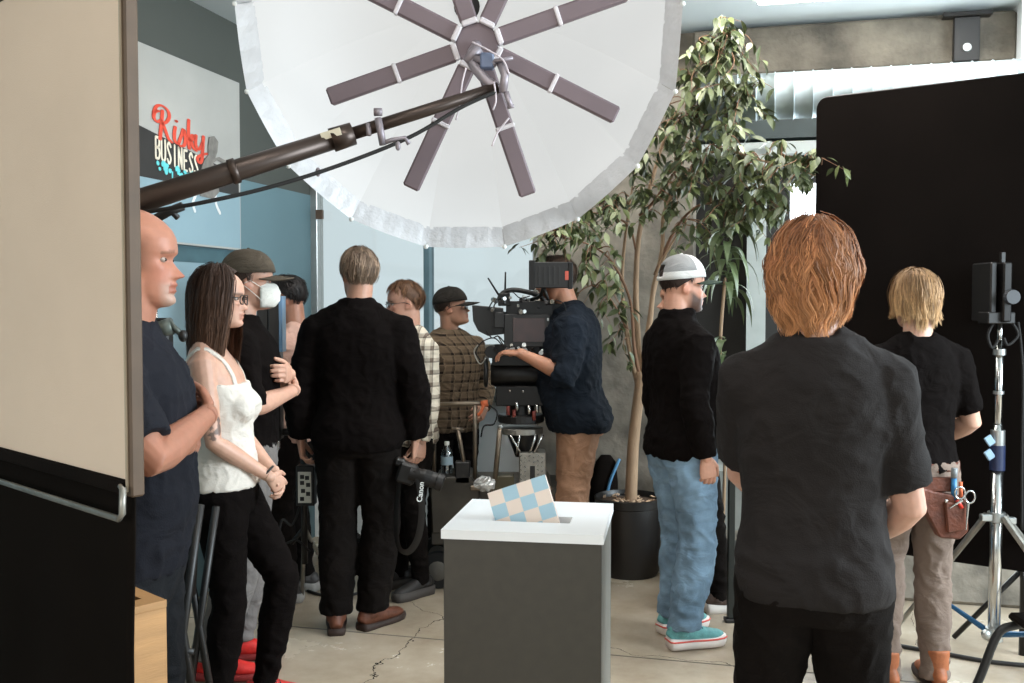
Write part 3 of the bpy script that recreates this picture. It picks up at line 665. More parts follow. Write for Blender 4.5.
    def trousers(s, m, top=.935, inf=.012, hemz=.07, name='trousers', vox=.010, amp=.004, widen=0.0, cuff=0.0):
        q = MB(); q.rings([s.ring(z, inf) for z in np.linspace(.83, top, 6)], 32, 2.3); cen = []
        for sd_, l in s.legs.items():
            lp = s.legpath(sd_); pts = [p for p, r in lp]; rd = [r + inf + widen * (i / len(lp)) for i, (p, r) in enumerate(lp)]
            d = (pts[-1] - pts[-2]).normalized(); pts.append(pts[-1] + d * max(0, .09 - hemz)); rd.append(rd[-1] + cuff)
            q.tube(pts, rd, 18); q.ell(pts[0], rd[0], nu=16, nv=10)
            cen.append((tuple(l['kn']), .12, .006, 85, (l['kn'] - l['hip']).normalized())); cen.append((tuple(l['an'] + Vector((0, 0, .05))), .12, .006, 95, (0, 0, 1)))
        cen.append(((s.hip[0], s.hip[1], .84), .12, .004, 70, (.4, .3, 1)))
        me = remesh(q, vox, 4, .5); wrinkle(me, amp, 8, s.seed + 9, (1, 1, .7), cen)
        return link(name, me, m, s.e, True)
    def belt(s, m, z=.965, inf=.016, buckle=None):
        r0_, r1_ = s.ring(z - .017, inf), s.ring(z + .017, inf)
        o = MB().rings([r0_, r1_], 32, 2.35).build('belt', m, s.e, True)
        if buckle: MB().box((r0_[1], r0_[2] + r0_[4] + .004, z), (.05, .01, .04)).build('buckle', buckle, o, bevel=.003)
        return o
    def shoes(s, kind='boot', up=(84, 54, 36), sole=(40, 32, 26), name='shoe', stripe=None):
        for sd_, l in s.legs.items():
            e = bpy.data.objects.new(name, None); C.objects.link(e); e.parent = s.e; e.location = (l['an'].x, l['an'].y, l['an'].z - .09); e.rotation_euler = (0, 0, math.radians(l['foot']))
            st = .022 if kind != "sneaker" else .040
            prof = [(-.078, .026), (-.065, .036), (-.02, .038), (.03, .037), (.09, .044), (.14, .045), (.18, .036), (.20, .02)]
            ol = [(w + .004, y) for y, w in prof] + [(-w - .004, y) for y, w in reversed(prof)]
            mb = MB(); nn = len(ol); lo = [(x * .96, y * .98, 0) for x, y in ol]; mid = [(x * 1.03, y * 1.02, st * .55) for x, y in ol]; hi = [(x, y, st + (.01 if abs(y) > .15 or y < -.05 else 0)) for x, y in ol]
            mb.add(lo + mid + hi, [tuple(range(nn - 1, -1, -1)), tuple(range(2 * nn, 3 * nn))] + [(j * nn + i, j * nn + (i + 1) % nn, (j + 1) * nn + (i + 1) % nn, (j + 1) * nn + i) for j in (0, 1) for i in range(nn)])
            mb.build('sole', mat('sole_%d_%d_%d' % sole, sole, .7), e, True)
            q = MB(); sec = [(-.074, .024, .05), (-.055, .034, .085), (-.01, .037, .095), (.035, .038, .085), (.08, .041, .066), (.13, .042, .052), (.17, .034, .044), (.195, .018, .03)]
            q.tube([(0, y, st * .6 + h_ / 2) for y, w, h_ in sec], [(w, h_ / 2) for y, w, h_ in sec], 16, up=(0, 0, 1))
            if kind == 'boot': q.tube([(0, -.02, .06), (0, -.022, .12), (0, -.02, .17)], [(.042, .048), (.043, .05), (.044, .052)], 16)
            else: q.tube([(0, -.02, .06), (0, -.018, .10)], [(.04, .052), (.036, .048)], 16)
            me = remesh(q, .006, 3, .5); link('upper', me, mat('leather_%d_%d_%d' % up, up, .6, var=.25, nscale=25, bump=.2, bscale=90), e, True)
            if kind == 'sneaker':
                lc = MB()
                for i in range(4): lc.tube([(-.022, .035 + i * .018, .100 - i * .008), (0, .04 + i * .018, .108 - i * .010), (.022, .046 + i * .018, .100 - i * .008)], .0035, 6)
                lc.tube(bez([(-.03, .03, .105), (-.012, .02, .12), (0, .035, .112), (.012, .02, .12), (.03, .035, .105)], 4), .0035, 6); lc.build('laces', mat('lace', (30, 34, 40), .9), e, True)
                if stripe: st_ = MB(); st_.tube([(ol[i][0] * 1.03, ol[i][1] * 1.02, st * .92) for i in range(nn)], .004, 6, closed=True); st_.build('stripe', mat('coral_rubber', stripe, .6), e, True)
    # --------------------------------------------------------------- hair, caps, glasses
    def hairline(s, az):
        return np.interp(abs(az), [0, 40, 62, 80, 95, 112, 140, 180], [46, 48, 56, 82, 100, 116, 124, 128])
    def hair(s, rgb, n=140, length=.06, hang=0.0, lift=.10, thick=1.06, wave=0.0, w=.011, tip=.35, var=.35, seed=1, part=0.0, minth=0.0, flick=0.0, hl=None, front=None, azr=(-180, 180), tips=None, maxth=200, hvar=.25, inward=0.0, strands=8, sw_=.0014):
        rr = random.Random(seed); cen = Vector((0, -.012, .040)); R3 = (.080, .102, .093); m = MB(); cols = []; base = np.array(lin(rgb)); tipc = np.array(lin(tips)) if tips else base * 1.25
        HL = hl or s.hairline
        def ep(az, th, k):
            a = math.radians(az); t = math.radians(th); return cen + Vector((R3[0] * math.sin(t) * math.sin(a), R3[1] * math.sin(t) * math.cos(a), R3[2] * math.cos(t))) * k
        # cap of hair close to the scalp
        na, nt_ = 48, 16; grid = []
        for j in range(nt_ + 1):
            for i in range(na):
                az = -180 + 360 * i / na; th = minth + (min(HL(az), maxth) - minth) * j / nt_; edge = 1 - .6 * max(0, (j / nt_ - .75) / .25)
                v = ep(az, th, 1 + (thick - 1) * edge); d = noise.noise(v * 60 + Vector((seed, 0, 0))) * .004; v = v + (v - cen).normalized() * d; grid.append(v); cols.append(base * (.72 + .25 * rr.random()))
        fs_ = [(j * na + i, j * na + (i + 1) % na, (j + 1) * na + (i + 1) % na, (j + 1) * na + i) for j in range(nt_) for i in range(na)]
        if not minth: fs_.append(tuple(range(na)))
        m.add(grid, fs_)
        for k_ in range(n):
            az = rr.uniform(*azr); hl_ = min(HL(az), maxth); th = minth + (hl_ - minth) * rr.uniform(0.02, .97) ** .8
            if hang and rr.random() < .55: th = minth + (hl_ - minth) * rr.uniform(.3, .9)
            ln = length * rr.uniform(.75, 1.2); steps = 9 if hang else 6; pts = []; ups = []
            ph = 5 * noise.noise(Vector((math.sin(math.radians(az)) * 2.2, math.cos(math.radians(az)) * 2.2, seed))) + rr.gauss(0, .35); a2 = az; lf = rr.uniform(.3, 1.0) * lift; hh = hang * rr.uniform(1 - hvar, 1 + hvar * .6)
            drift = 22 * noise.noise(Vector((math.sin(math.radians(az)) * 1.7, math.cos(math.radians(az)) * 1.7, seed + 9 + th * .02))) + rr.uniform(-6, 6) + part * math.copysign(1, az)
            tot = ln + (hh if hang else 0); turn = HL(a2) if not hang else 88; pos = None
            arc_av = max(0, math.radians(turn - th)) * .095
            for q in range(steps + 1):
                t = q / steps; sdist = t * tot if not hang else t * (min(arc_av, 9) + hh)
                if not hang or sdist <= arc_av:
                    tt = th + math.degrees(sdist / .095); kk = thick - .01 + lf * t * (1 - .3 * t) + .012 * math.sin(ph)
                    pos = ep(a2 + drift * t, min(tt, 135), kk); rad_ = (pos - cen).normalized()
                else:
                    d_ = sdist - arc_av; tt = max(th, turn); kk = thick - .01 + lf * .8
                    b_ = ep(a2 + drift * t, tt, kk); rad_ = Vector((b_.x - cen.x, b_.y - cen.y, 0)).normalized()
                    u_ = d_ / max(hh, 1e-3); fl = flick * max(0, u_ - .6) ** 2 * 6 * (.5 + .5 * math.sin(ph)) - inward * u_ * u_
                    pos = b_ + Vector((0, 0, -d_)) + rad_ * (fl + wave * math.sin(ph + d_ * 55) * .6)
                if wave: pos = pos + rad_.cross(Vector((0, 0, 1))) * wave * math.sin(ph + sdist * 62)
                pts.append(pos); ups.append(rad_)
            wd = w * rr.uniform(.7, 1.25); rads = [(wd * (1 - (1 - tip) * (i / steps) ** 1.5), wd * .30 * (1 - (1 - tip) * (i / steps) ** 1.5)) for i in range(steps + 1)]; rads[0] = (wd * .5, wd * .2)
            br_ = 1 + rr.uniform(-var, var)
            up0 = ups[0]; lat = [(pts[min(i + 1, steps)] - pts[max(i - 1, 0)]).cross(ups[i]) for i in range(steps + 1)]; lat = [q.normalized() if q.length > 1e-9 else Vector((1, 0, 0)) for q in lat]
            for z_ in range(strands):
                u1, u2 = rr.gauss(0, .75), rr.gauss(0, .45); cut = rr.uniform(.82, 1.0); fz_ = rr.uniform(-.0035, .0035); tw_ = rr.uniform(-.6, .6); sbr = br_ * (1 + rr.uniform(-.22, .22)); o_ = len(m.v)
                for i in range(steps + 1):
                    t_ = i / steps; sp_ = wd * (1.15 - .55 * t_) ; k2 = t_ * cut * steps; i0 = min(int(k2), steps - 1); p_ = pts[i0].lerp(pts[i0 + 1], k2 - i0) + lat[i] * (u1 * sp_ + fz_ * t_ * t_) + ups[i] * (u2 * sp_ + .001)
                    wv_ = (lat[i] + ups[i] * tw_) * (sw_ * (1 - .75 * t_ ** 3)); m.v.append(tuple(p_ - wv_)); m.v.append(tuple(p_ + wv_)); c_ = (base * (1 - t_) + tipc * t_) * sbr; cols.append(c_); cols.append(c_)
                for i in range(steps): m.f.append([o_ + 2 * i, o_ + 2 * i + 1, o_ + 2 * i + 3, o_ + 2 * i + 2]); m.mi.append(0)
        m.v = [tuple(s.HM @ Vector(v)) for v in m.v]
        me = bpy.data.meshes.new('hair'); me.from_pydata(m.v, [], m.f); me.update(); at = me.color_attributes.new('Col', 'FLOAT_COLOR', 'POINT')
        at.data.foreach_set('color', np.concatenate([np.clip(np.array(cols), 0, 1), np.ones((len(cols), 1))], 1).astype(np.float32).ravel())
        return link('hair', me, M_hair, s.e, True)
    def place(s, o): o.matrix_local = s.HM.copy(); return o
    def cap(s, m, mb_=None, brim=.078, tilt=-6, backcut=False, band=None, mesh_m=None, tall=0.0):
        cen = Vector((0, -.012, .046)); R3 = (.089, .112, .098 + tall); na, nt_ = 40, 10; g = MB(); vs_ = []
        def rim(az): return 92 + 10 * math.cos(math.radians(az - 180)) * .5
        for j in range(nt_ + 1):
            for i in range(na):
                az = math.radians(360 * i / na); th = math.radians(rim(math.degrees(az)) * j / nt_ if j else 1); sq = 1.03 if 2 < j < 8 else 1.0
                vs_.append(cen + Vector((R3[0] * math.sin(th) * math.sin(az), R3[1] * math.sin(th) * math.cos(az), R3[2] * math.cos(th) * sq)))
        fs_ = []; fback = []
        for j in range(nt_):
            for i in range(na):
                azd = (360 * (i + .5) / na); bk = abs((azd + 180) % 360 - 180)
                if backcut and bk > 152 and j in (6, 7, 8): continue
                q = (j * na + i, j * na + (i + 1) % na, (j + 1) * na + (i + 1) % na, (j + 1) * na + i)
                (fback if (mesh_m and bk > 62 and j < 8) else fs_).append(q)
        g.add(vs_, fs_); g.cur = 1; g.add([], [])
        o0 = len(g.f)
        for q in fback: g.f.append(list(q)); g.mi.append(1)
        me = g.mesh('cap'); o = link('cap', me, [m, mesh_m or m], s.e, True)
        md = o.modifiers.new('thick', 'SOLIDIFY'); md.thickness = .003; md.offset = 1
        TM = s.HM @ Matrix.Rotation(math.radians(tilt), 4, 'X'); o.matrix_local = TM
        b = MB(); vs_ = []; nu_, nv_ = 20, 6
        for j in range(nv_ + 1):
            for i in range(nu_ + 1):
                a = math.radians(-66 + 132 * i / nu_); ex = brim * (j / nv_) * math.cos(a * .9) ** .6
                x = (R3[0] + .003) * math.sin(a); y = (R3[1] + .003) * math.cos(a) + cen.y + ex; z = cen.z - .006 - (x / .09) ** 2 * .022 - .10 * ex
                vs_.append(Vector((x * (1 + .12 * j / nv_), y, z)))
        b.add(vs_, [(j * (nu_ + 1) + i, j * (nu_ + 1) + i + 1, (j + 1) * (nu_ + 1) + i + 1, (j + 1) * (nu_ + 1) + i) for j in range(nv_) for i in range(nu_)])
        ob = b.build('brim', mb_ or m, o, True); md = ob.modifiers.new('thick', 'SOLIDIFY'); md.thickness = .004
        MB().ell(cen + Vector((0, 0, R3[2] + .003)), (.007, .007, .004), nu=10, nv=6).build('button', m, o, True)
        return o
    def glasses(s, m):
        g = MB()
        for q in (-1, 1):
            pts = [(q * .033 + .024 * math.copysign(abs(math.cos(a)) ** .7, math.cos(a)), .096 - .006 * abs(math.cos(a)), .004 + .018 * math.copysign(abs(math.sin(a)) ** .7, math.sin(a))) for a in [2 * PI * i / 20 for i in range(20)]]
            g.tube(pts, .0022, 6, closed=True); g.tube([(q * .056, .090, .012), (q * .074, .07, .012), (q * .080, .01, .012), (q * .080, -.02, .0)], .0022, 6)
        g.tube([(-.01, .098, .006), (0, .106, .009), (.01, .098, .006)], .002, 6)
        return s.place(g.build('glasses', m, s.e, True))
    def mask(s, m):
        g = MB(); vs_ = []; nu_, nv_ = 22, 12
        for j in range(nv_ + 1):
            for i in range(nu_ + 1):
                a = math.radians(-88 + 176 * i / nu_); t = math.radians(-62 + 116 * j / nv_)
                r_ = 1 + .05 * math.sin(j * 1.9) * .4
                vs_.append((.070 * math.cos(t) ** .6 * math.sin(a) if math.cos(t) > 0 else 0, .036 + .088 * math.cos(t) ** .6 * math.cos(a) * r_, -.048 + .062 * math.sin(t)))
        g.add(vs_, [(j * (nu_ + 1) + i, j * (nu_ + 1) + i + 1, (j + 1) * (nu_ + 1) + i + 1, (j + 1) * (nu_ + 1) + i) for j in range(nv_) for i in range(nu_)])
        o = s.place(g.build('face_mask', m, s.e, True)); md = o.modifiers.new('t', 'SOLIDIFY'); md.thickness = .002
        st = MB()
        for q in (-1, 1): st.tube([(q * .066, .05, -.02), (q * .078, .0, .012), (q * .082, -.025, .0)], .0015, 5); st.tube([(q * .066, .045, -.07), (q * .076, .0, -.03), (q * .082, -.025, -.01)], .0015, 5)
        st.build('strap', m, o, True)
        return o
def px_x(px, d): return (px - 512) / F_PX * d
# ------------------------------------------------------------------ the cast, nearest first
F_black = fabric('black', (13, 9, 8), fold=.4, spec=.06); F_blackjean = fabric('black_denim', (19, 15, 13), .3, fold=.45, spec=.08); F_navytee = fabric('navy', (29, 30, 37), .12)
F_chartee = fabric('charcoal', (34, 30, 29), .1, fold=.4); F_white = fabric('white_rib', (206, 198, 188), .05, weave=.12, wscale=160); F_greyp = fabric('grey_check', (108, 103, 100), .15)
F_khaki = fabric('grey_khaki', (118, 102, 92), .12); F_jean = fabric('blue_denim', (112, 136, 156), .42, nscale=7); F_pink = fabric('dusty_pink', (190, 152, 136), .08)
F_brownp = fabric('brown_cotton', (150, 114, 90), .15); F_navysh = fabric('navy_shirt', (18, 25, 34), .25); F_teal = fabric('teal_jacket', (44, 92, 112), .2)
F_plaidd = plaid('brown', (112, 95, 77), (42, 34, 29), (150, 130, 106), 17); F_plaidl = plaid('cream', (206, 196, 178), (112, 98, 86), (66, 58, 54), 15)
M_leather = mat('brown_leather', (92, 46, 28), .5, var=.3, nscale=20, bump=.3, bscale=80)
M_bkleather = mat('black_leather', (24, 20, 18), .45, var=.2)

# 1 near man, charcoal tee, back to the camera
p = Person((px_x(815, 2.42), 2.42), 1.778, -10, 'man with wavy auburn hair in charcoal tee, back turned, nearest to the camera', girth=1.01, sw=.168, skin=(222, 170, 146), head=dict(yaw=-26, off=(0, .012)), vox=.005)
p.arm('R', (.242, .0, 1.10), (.13, .215, .955), hd=(-.9, .5, .1), pn=(0, -.6, .8), curl=.5, thumb=(0, .2, 1))
p.arm('L', (-.175, .14, 1.15), (-.02, .27, 1.03), hd=(1, .3, .0), pn=(0, -.8, .5), curl=.5, thumb=(0, .2, 1))
p.stand(.11); p.body(dict(beard=((150, 90, 60), .5), brow=(140, 84, 54)))
p.shirt(F_chartee, hem=.875, sleeve=.50, inf=.016, amp=.0035, freq=7, flare=.006, vox=.008)
p.trousers(F_blackjean, inf=.012, top=.90); p.shoes('boot', (40, 30, 26))
p.hair((124, 76, 46), n=650, strands=17, sw_=.0011, length=.12, hang=.143, lift=.20, thick=1.18, wave=.011, w=.0085, tip=.5, var=.45, seed=5, tips=(190, 134, 90), flick=.012, hvar=.13, inward=.038,  # highlights on the waves are put into the paler tip colour
       hl=lambda az: np.interp(abs(az), [0, 40, 62, 80, 95, 112, 140, 180], [40, 46, 60, 92, 104, 118, 126, 130]))

# 2 man on the right, back turned
p2 = Person((px_x(916, 4.08), 4.08), 1.715, 4, 'man with chin-length light brown hair, black tee and grey trousers near the light stand', girth=1.0, sw=.176, skin=(220, 172, 148), head=dict(yaw=4), vox=.006)
p2.arm('R', (.268, -.01, 1.14), (.18, .22, 1.02), hd=(-.9, .5, .05), pn=(0, -.6, .8), curl=.5, thumb=(0, .2, 1))
p2.arm('L', (-.262, .0, 1.14), (-.16, .22, 1.03), hd=(.9, .5, .05), pn=(0, -.6, .8), curl=.5, thumb=(0, .2, 1))
p2.leg('L', (-.115, .02, .5), (-.125, -.02, .09), 10); p2.leg('R', (.105, .03, .5), (.10, -.02, .09), -8)
p2.body(); p2.shirt(F_black, hem=.93, sleeve=.47, inf=.012, amp=.003); p2.trousers(F_khaki, top=.985, inf=.012, widen=.010, hemz=.04, amp=.005, cuff=.010); p2.belt(M_leather); p2.shoes('boot', (150, 84, 46), (50, 34, 24))
p2.hair((128, 96, 66), n=330, strands=14, sw_=.0013, length=.1, hang=.115, lift=.12, thick=1.09, wave=.004, w=.009, inward=.012, tip=.35, var=.4, seed=9, tips=(186, 150, 108), flick=.02, hvar=.12)

# 3 man in the white trucker cap
p3 = Person((px_x(684, 4.62), 4.62), 1.785, -68, 'man in white trucker cap, black zip jacket and blue jeans beside the ficus', girth=1.06, sw=.176, skin=(214, 158, 132), head=dict(yaw=-14, pitch=-4), lean=(0, -.02), belly=.03)
p3.arm('R', (.245, -.085, 1.14), (.225, -.02, .895), hd=(0, .15, -1), pn=(-1, .1, 0), curl=.75); p3.arm('L', (-.25, -.02, 1.14), (-.24, .06, .90), hd=(0, .25, -1), pn=(1, .1, 0), curl=.75)
p3.leg('L', (-.10, .05, .5), (-.11, .02, .10), 6); p3.leg('R', (.10, .02, .5), (.10, -.05, .10), -6)
p3.body(dict(beard=((56, 38, 30), .9), brow=(50, 36, 30)))
p3.shirt(F_black, hem=.87, sleeve=1.0, inf=.020, amp=.004, collar=.055, name='jacket'); p3.trousers(F_jean, top=.885, inf=.016, widen=.016, hemz=.10, amp=.006, cuff=.006); p3.shoes('sneaker', (98, 158, 158), (224, 214, 208), 'sneaker', stripe=(208, 84, 72))
p3.cap(fabric('white_cap', (196, 194, 190), .04), fabric('dark_brim', (44, 54, 46)), backcut=True, mesh_m=fabric('grey_mesh', (126, 125, 124), .2, wscale=500), tilt=4, tall=.010)
p3.hair((46, 32, 26), n=50, length=.03, lift=.03, thick=1.035, seed=3, minth=70, w=.008, hl=lambda az: np.interp(abs(az), [0, 60, 80, 95, 112, 140, 180], [70, 70, 92, 102, 116, 122, 124]))

# 4 half-hidden person behind him
p4 = Person((px_x(691, 5.12), 5.12), 1.72, -75, 'half-hidden person in teal jacket and dark trousers behind the man in the white cap', girth=1.0, lean=(0, -.03), head=dict(off=(0, -.045), yaw=170), skin=(206, 150, 122))
p4.arm('R', (.24, .02, 1.16), (.2, .2, 1.05), hd=(-.5, .8, .1)); p4.arm('L', (-.24, .02, 1.16), (-.2, .2, 1.05), hd=(.5, .8, .1)); p4.leg('L', (-.1, .06, .5), (-.11, .05, .09), 6); p4.leg('R', (.1, .08, .5), (.1, .13, .09), -6)
p4.body(); p4.shirt(F_teal, hem=.88, sleeve=1.0, inf=.02, collar=.03, name='jacket'); p4.trousers(F_blackjean, top=.89, inf=.008); p4.shoes('sneaker', (66, 48, 38), (214, 206, 198), 'sneaker'); p4.hair((120, 66, 40), n=60, length=.05, seed=4)

# 5 camera operator
p5 = Person((px_x(577, 5.52), 5.52), 1.84, 88, 'camera operator in dark navy shirt and brown trousers, eye at the cinema camera', girth=1.14, sw=.188, lean=(0, .05), head=dict(off=(0, .06), yaw=-4, pitch=-6), skin=(206, 146, 116), belly=.05)
p5.arm('L', (-.275, .07, 1.17), (-.19, .30, 1.275), hd=(.35, 1, .05), pn=(.2, .1, -1), curl=.5, thumb=(1, 0, 0)); p5.arm('R', (.27, .09, 1.16), (.17, .32, 1.22), hd=(-.35, 1, .05), pn=(-.2, .1, -1), curl=.5, thumb=(-1, 0, 0))
p5.stand(.12); p5.body(dict(beard=((128, 78, 52), .9), brow=(90, 60, 44)))
p5.shirt(F_navysh, hem=.855, sleeve=.66, inf=.034, amp=.005, flare=.008, collar=.03); p5.trousers(F_brownp, top=.87, inf=.010, widen=.01, amp=.006); p5.shoes('boot', (112, 62, 40))
p5.hair((62, 46, 36), n=90, length=.05, lift=.08, seed=6)

# 6 man in black between us and the window
p6 = Person((px_x(358, 4.79), 4.79), 1.845, 0, 'tall man in black jacket and black trousers, back turned, camera in his right hand', girth=1.08, sw=.186, head=dict(yaw=26), skin=(206, 154, 128))
p6.arm('R', (.285, -.02, 1.14), (.262, .03, .895), hd=(-.1, .2, -1), pn=(-1, .1, 0), curl=.8); p6.arm('L', (-.29, -.03, 1.14), (-.272, -.0, .90), hd=(.08, .15, -1), pn=(1, .1, 0), curl=.7)
p6.leg('L', (-.105, .03, .5), (-.105, -.03, .09), 10); p6.leg('R', (.10, .05, .5), (.055, .03, .09), -38)
p6.body(dict(beard=((150, 120, 100), .35))); p6.shirt(F_black, hem=.855, sleeve=1.0, inf=.028, amp=.004, collar=.055, name='jacket', flare=.01); p6.trousers(F_blackjean, top=.88, inf=.016, widen=.018, hemz=.10); p6.shoes('boot', (92, 50, 30), (46, 30, 22), 'boot')
p6.hair((92, 74, 60), n=240, strands=10, length=.06, lift=.10, thick=1.07, w=.008, var=.45, seed=11, tips=(150, 128, 108))

# 7 woman in white tank top
p7 = Person((px_x(226, 3.76), 3.76), 1.725, -86, 'woman with long dark hair, glasses, white tank top and black trousers', sex='F', girth=1.06, sw=.152, lean=(0, -.05), head=dict(off=(0, .035), yaw=-3, pitch=-3), skin=(220, 172, 148), vox=.0045, bare=True)
p7.arm('R', (.205, -.01, 1.12), (.065, .175, .965), hd=(-.65, .45, -.6), pn=(-.3, -.8, .3), curl=.8, thumb=(.2, .5, .8)); p7.arm('L', (-.20, .0, 1.12), (-.05, .18, .955), hd=(.55, .35, -.65), pn=(.4, -.8, 0), curl=.8, thumb=(0, .5, .8))
p7.leg('R', (.095, .02, .49), (.10, -.03, .09), -6); p7.leg('L', (-.10, .195, .53), (-.11, .115, .09), 8)
b7 = p7.body(dict(brow=(60, 42, 34), tattoo=[((.215, .012, 1.175), .048)]))
STRAPS = []
def straps(q):
    for sg in (-1, 1):
        o1 = p7.off(1.42); STRAPS.append(bez([(o1[0] + sg * .085, o1[1] + .088, 1.30), (o1[0] + sg * .092, o1[1] + .062, 1.385), (o1[0] + sg * .095, o1[1] - .005, 1.447), (o1[0] + sg * .092, o1[1] - .07, 1.41), (o1[0] + sg * .08, o1[1] - .105, 1.30)], 6))
    oo = p7.off(1.25)
    for sg in (-1, 1): q.ell((oo[0] + sg * .066, oo[1] + .090, 1.235), (.073, .062, .068))
tank = p7.shirt(F_white, hem=.925, sleeve=0, inf=.012, amp=.003, freq=11, neck=1.33, extra=straps, name='tank_top', vox=.007)
from mathutils.bvhtree import BVHTree
bv = BVHTree.FromPolygons([v.co for v in b7.data.vertices], [p_.vertices for p_ in b7.data.polygons])
for sp in STRAPS:
    pr = []
    for v in sp: l_, n_, i_, d_ = bv.find_nearest(v); pr.append((l_ + n_ * .004, n_))
    q = MB(); q.v = []; 
    for i, (l_, n_) in enumerate(pr):
        t_ = (pr[min(i + 1, len(pr) - 1)][0] - pr[max(i - 1, 0)][0]).normalized(); w_ = t_.cross(n_).normalized() * .011; q.v += [tuple(l_ - w_), tuple(l_ + w_)]
    q.f = [[2 * i, 2 * i + 1, 2 * i + 3, 2 * i + 2] for i in range(len(pr) - 1)]; q.mi = [0] * len(q.f)
    so_ = q.build('strap', F_white, tank, True); so_.modifiers.new('t', 'SOLIDIFY').thickness = .004
p7.trousers(F_black, inf=.006, top=.945); p7.shoes('sneaker', (196, 40, 34), (190, 44, 38), 'sneaker'); p7.glasses(mat('glasses_frame', (28, 22, 20), .3))
p7.hair((58, 40, 31), n=420, strands=14, length=.14, hang=.30, lift=.05, thick=1.06, wave=.004, w=.009, tip=.4, var=.3, seed=21, tips=(88, 62, 46), hvar=.16, part=10, inward=.012, hl=lambda az: np.interp(abs(az), [0, 30, 55, 75, 95, 112, 140, 180], [42, 47, 58, 84, 102, 116, 126, 130]), azr=(44, 316))
band = MB().tube([p7.arms['R']['wr'] + Vector((math.cos(a) * .03, -.01 + math.sin(a) * .02, .02 + math.sin(a) * .022)) for a in [2 * PI * i / 14 for i in range(14)]], .005, 6, closed=True).build('wristband', M_bkleather, p7.e, True)

# 8 bald man at the flag
p8 = Person((px_x(126, 2.5), 2.5), 1.825, -84, 'balding man with grey goatee and navy tee, arms crossed, beside the large flag', girth=1.10, sw=.18, skin=(204, 140, 114), head=dict(yaw=-2, off=(0, .03), pitch=-3), vox=.0042, belly=.02, nk=1.22)
p8.arm('R', (.265, .12, 1.20), (-.04, .185, 1.27), hd=(-1, -.25, .1), pn=(0, -1, .1), curl=.35, thumb=(0, 0, 1)); p8.arm('L', (-.265, .08, 1.17), (.07, .15, 1.21), hd=(1, -.25, .0), pn=(0, -1, 0), curl=.35, thumb=(0, 0, 1))
p8.stand(.11); p8.body(dict(goatee=((196, 178, 164), .5), brow=(120, 84, 66), buzz=((104, 74, 58), .65, .07), front=.055))
p8.shirt(F_navytee, hem=.90, sleeve=.50, inf=.016, amp=.005, freq=8, vox=.008); p8.trousers(fabric('dark_slate', (30, 32, 36)), inf=.012, top=.92); p8.shoes('sneaker', (40, 38, 38), (60, 58, 56), 'sneaker')

# 9 masked man behind the woman
p9 = Person((px_x(246, 4.26), 4.26), 1.80, -82, 'man in dark cap and white face mask, black polo and grey trousers, behind the woman', girth=1.05, skin=(214, 164, 140), head=dict(yaw=6, off=(0, .02)))
p9.arm('R', (.265, .05, 1.15), (.0, .20, 1.20), hd=(-1, -.1, .1), pn=(0, -1, .1), curl=.85, thumb=(0, 0, 1)); p9.arm('L', (-.265, .05, 1.15), (.03, .18, 1.27), hd=(1, -.15, .1), pn=(0, -1, 0), curl=.85, thumb=(0, 0, 1))
p9.leg('L', (-.1, .0, .5), (-.11, -.07, .10), 6); p9.leg('R', (.10, -.02, .5), (.11, -.13, .10), -6)
p9.body(); p9.shirt(F_black, hem=.93, sleeve=.55, inf=.014, amp=.004, collar=.02); p9.trousers(F_greyp, top=.985, inf=.014, widen=.02, hemz=.10); p9.belt(M_bkleather, buckle=M_steel); p9.shoes('boot', (196, 34, 28), (120, 24, 22), 'boot')
p9.cap(fabric('brown_cap', (74, 66, 56), .2), tilt=-2); p9.mask(fabric('white_mask', (222, 220, 212), .04)); p9.hair((60, 46, 38), n=40, length=.03, lift=.03, thick=1.035, seed=8, minth=70, w=.008, hl=lambda az: np.interp(abs(az), [0, 60, 80, 95, 112, 140, 180], [70, 70, 92, 102, 116, 122, 124]))

# 10 man in pink tee at the far left
p10 = Person((px_x(292, 5.35), 5.35), 1.725, 78, 'dark-haired man in dusty pink tee half behind the slim monitor', skin=(178, 124, 98), head=dict(yaw=4, pitch=-8, off=(0, .03)))
p10.arm('L', (-.25, .05, 1.14), (-.12, .24, 1.12), hd=(.4, .9, .1)); p10.arm('R', (.25, .05, 1.14), (.12, .24, 1.10), hd=(-.4, .9, .1)); p10.stand()
p10.body(dict(beard=((70, 50, 40), .6))); p10.shirt(F_pink, hem=.88, sleeve=.5); p10.trousers(F_blackjean, top=.89, inf=.008); p10.shoes('sneaker', (70, 66, 64), (150, 146, 140), 'sneaker'); p10.hair((30, 24, 22), n=130, length=.04, lift=.10, thick=1.08, w=.008, seed=12)

# 11 man in cream plaid half hidden by the man in black
p11 = Person((px_x(407, 5.42), 5.42), 1.70, 128, 'brown-haired man with glasses in cream plaid shirt, half hidden behind the man in black', skin=(212, 160, 136), girth=1.02, head=dict(yaw=-22, pitch=-4, off=(0, .02)))
p11.arm('L', (-.245, .0, 1.14), (-.24, .06, .90), hd=(0, .2, -1), pn=(1, 0, 0), curl=.6); p11.arm('R', (.245, .0, 1.14), (.24, .06, .90), hd=(0, .2, -1), pn=(-1, 0, 0), curl=.6); p11.stand()
p11.body(); p11.shirt(F_plaidl, hem=.86, sleeve=1.0, inf=.018, collar=.02); p11.trousers(F_blackjean, top=.89, inf=.008); p11.shoes('sneaker', (34, 30, 28), (70, 64, 60), 'sneaker'); p11.glasses(mat('glasses_frame', (28, 22, 20))); p11.hair((88, 62, 44), n=150, length=.05, lift=.10, thick=1.07, w=.008, seed=14, tips=(124, 88, 62))

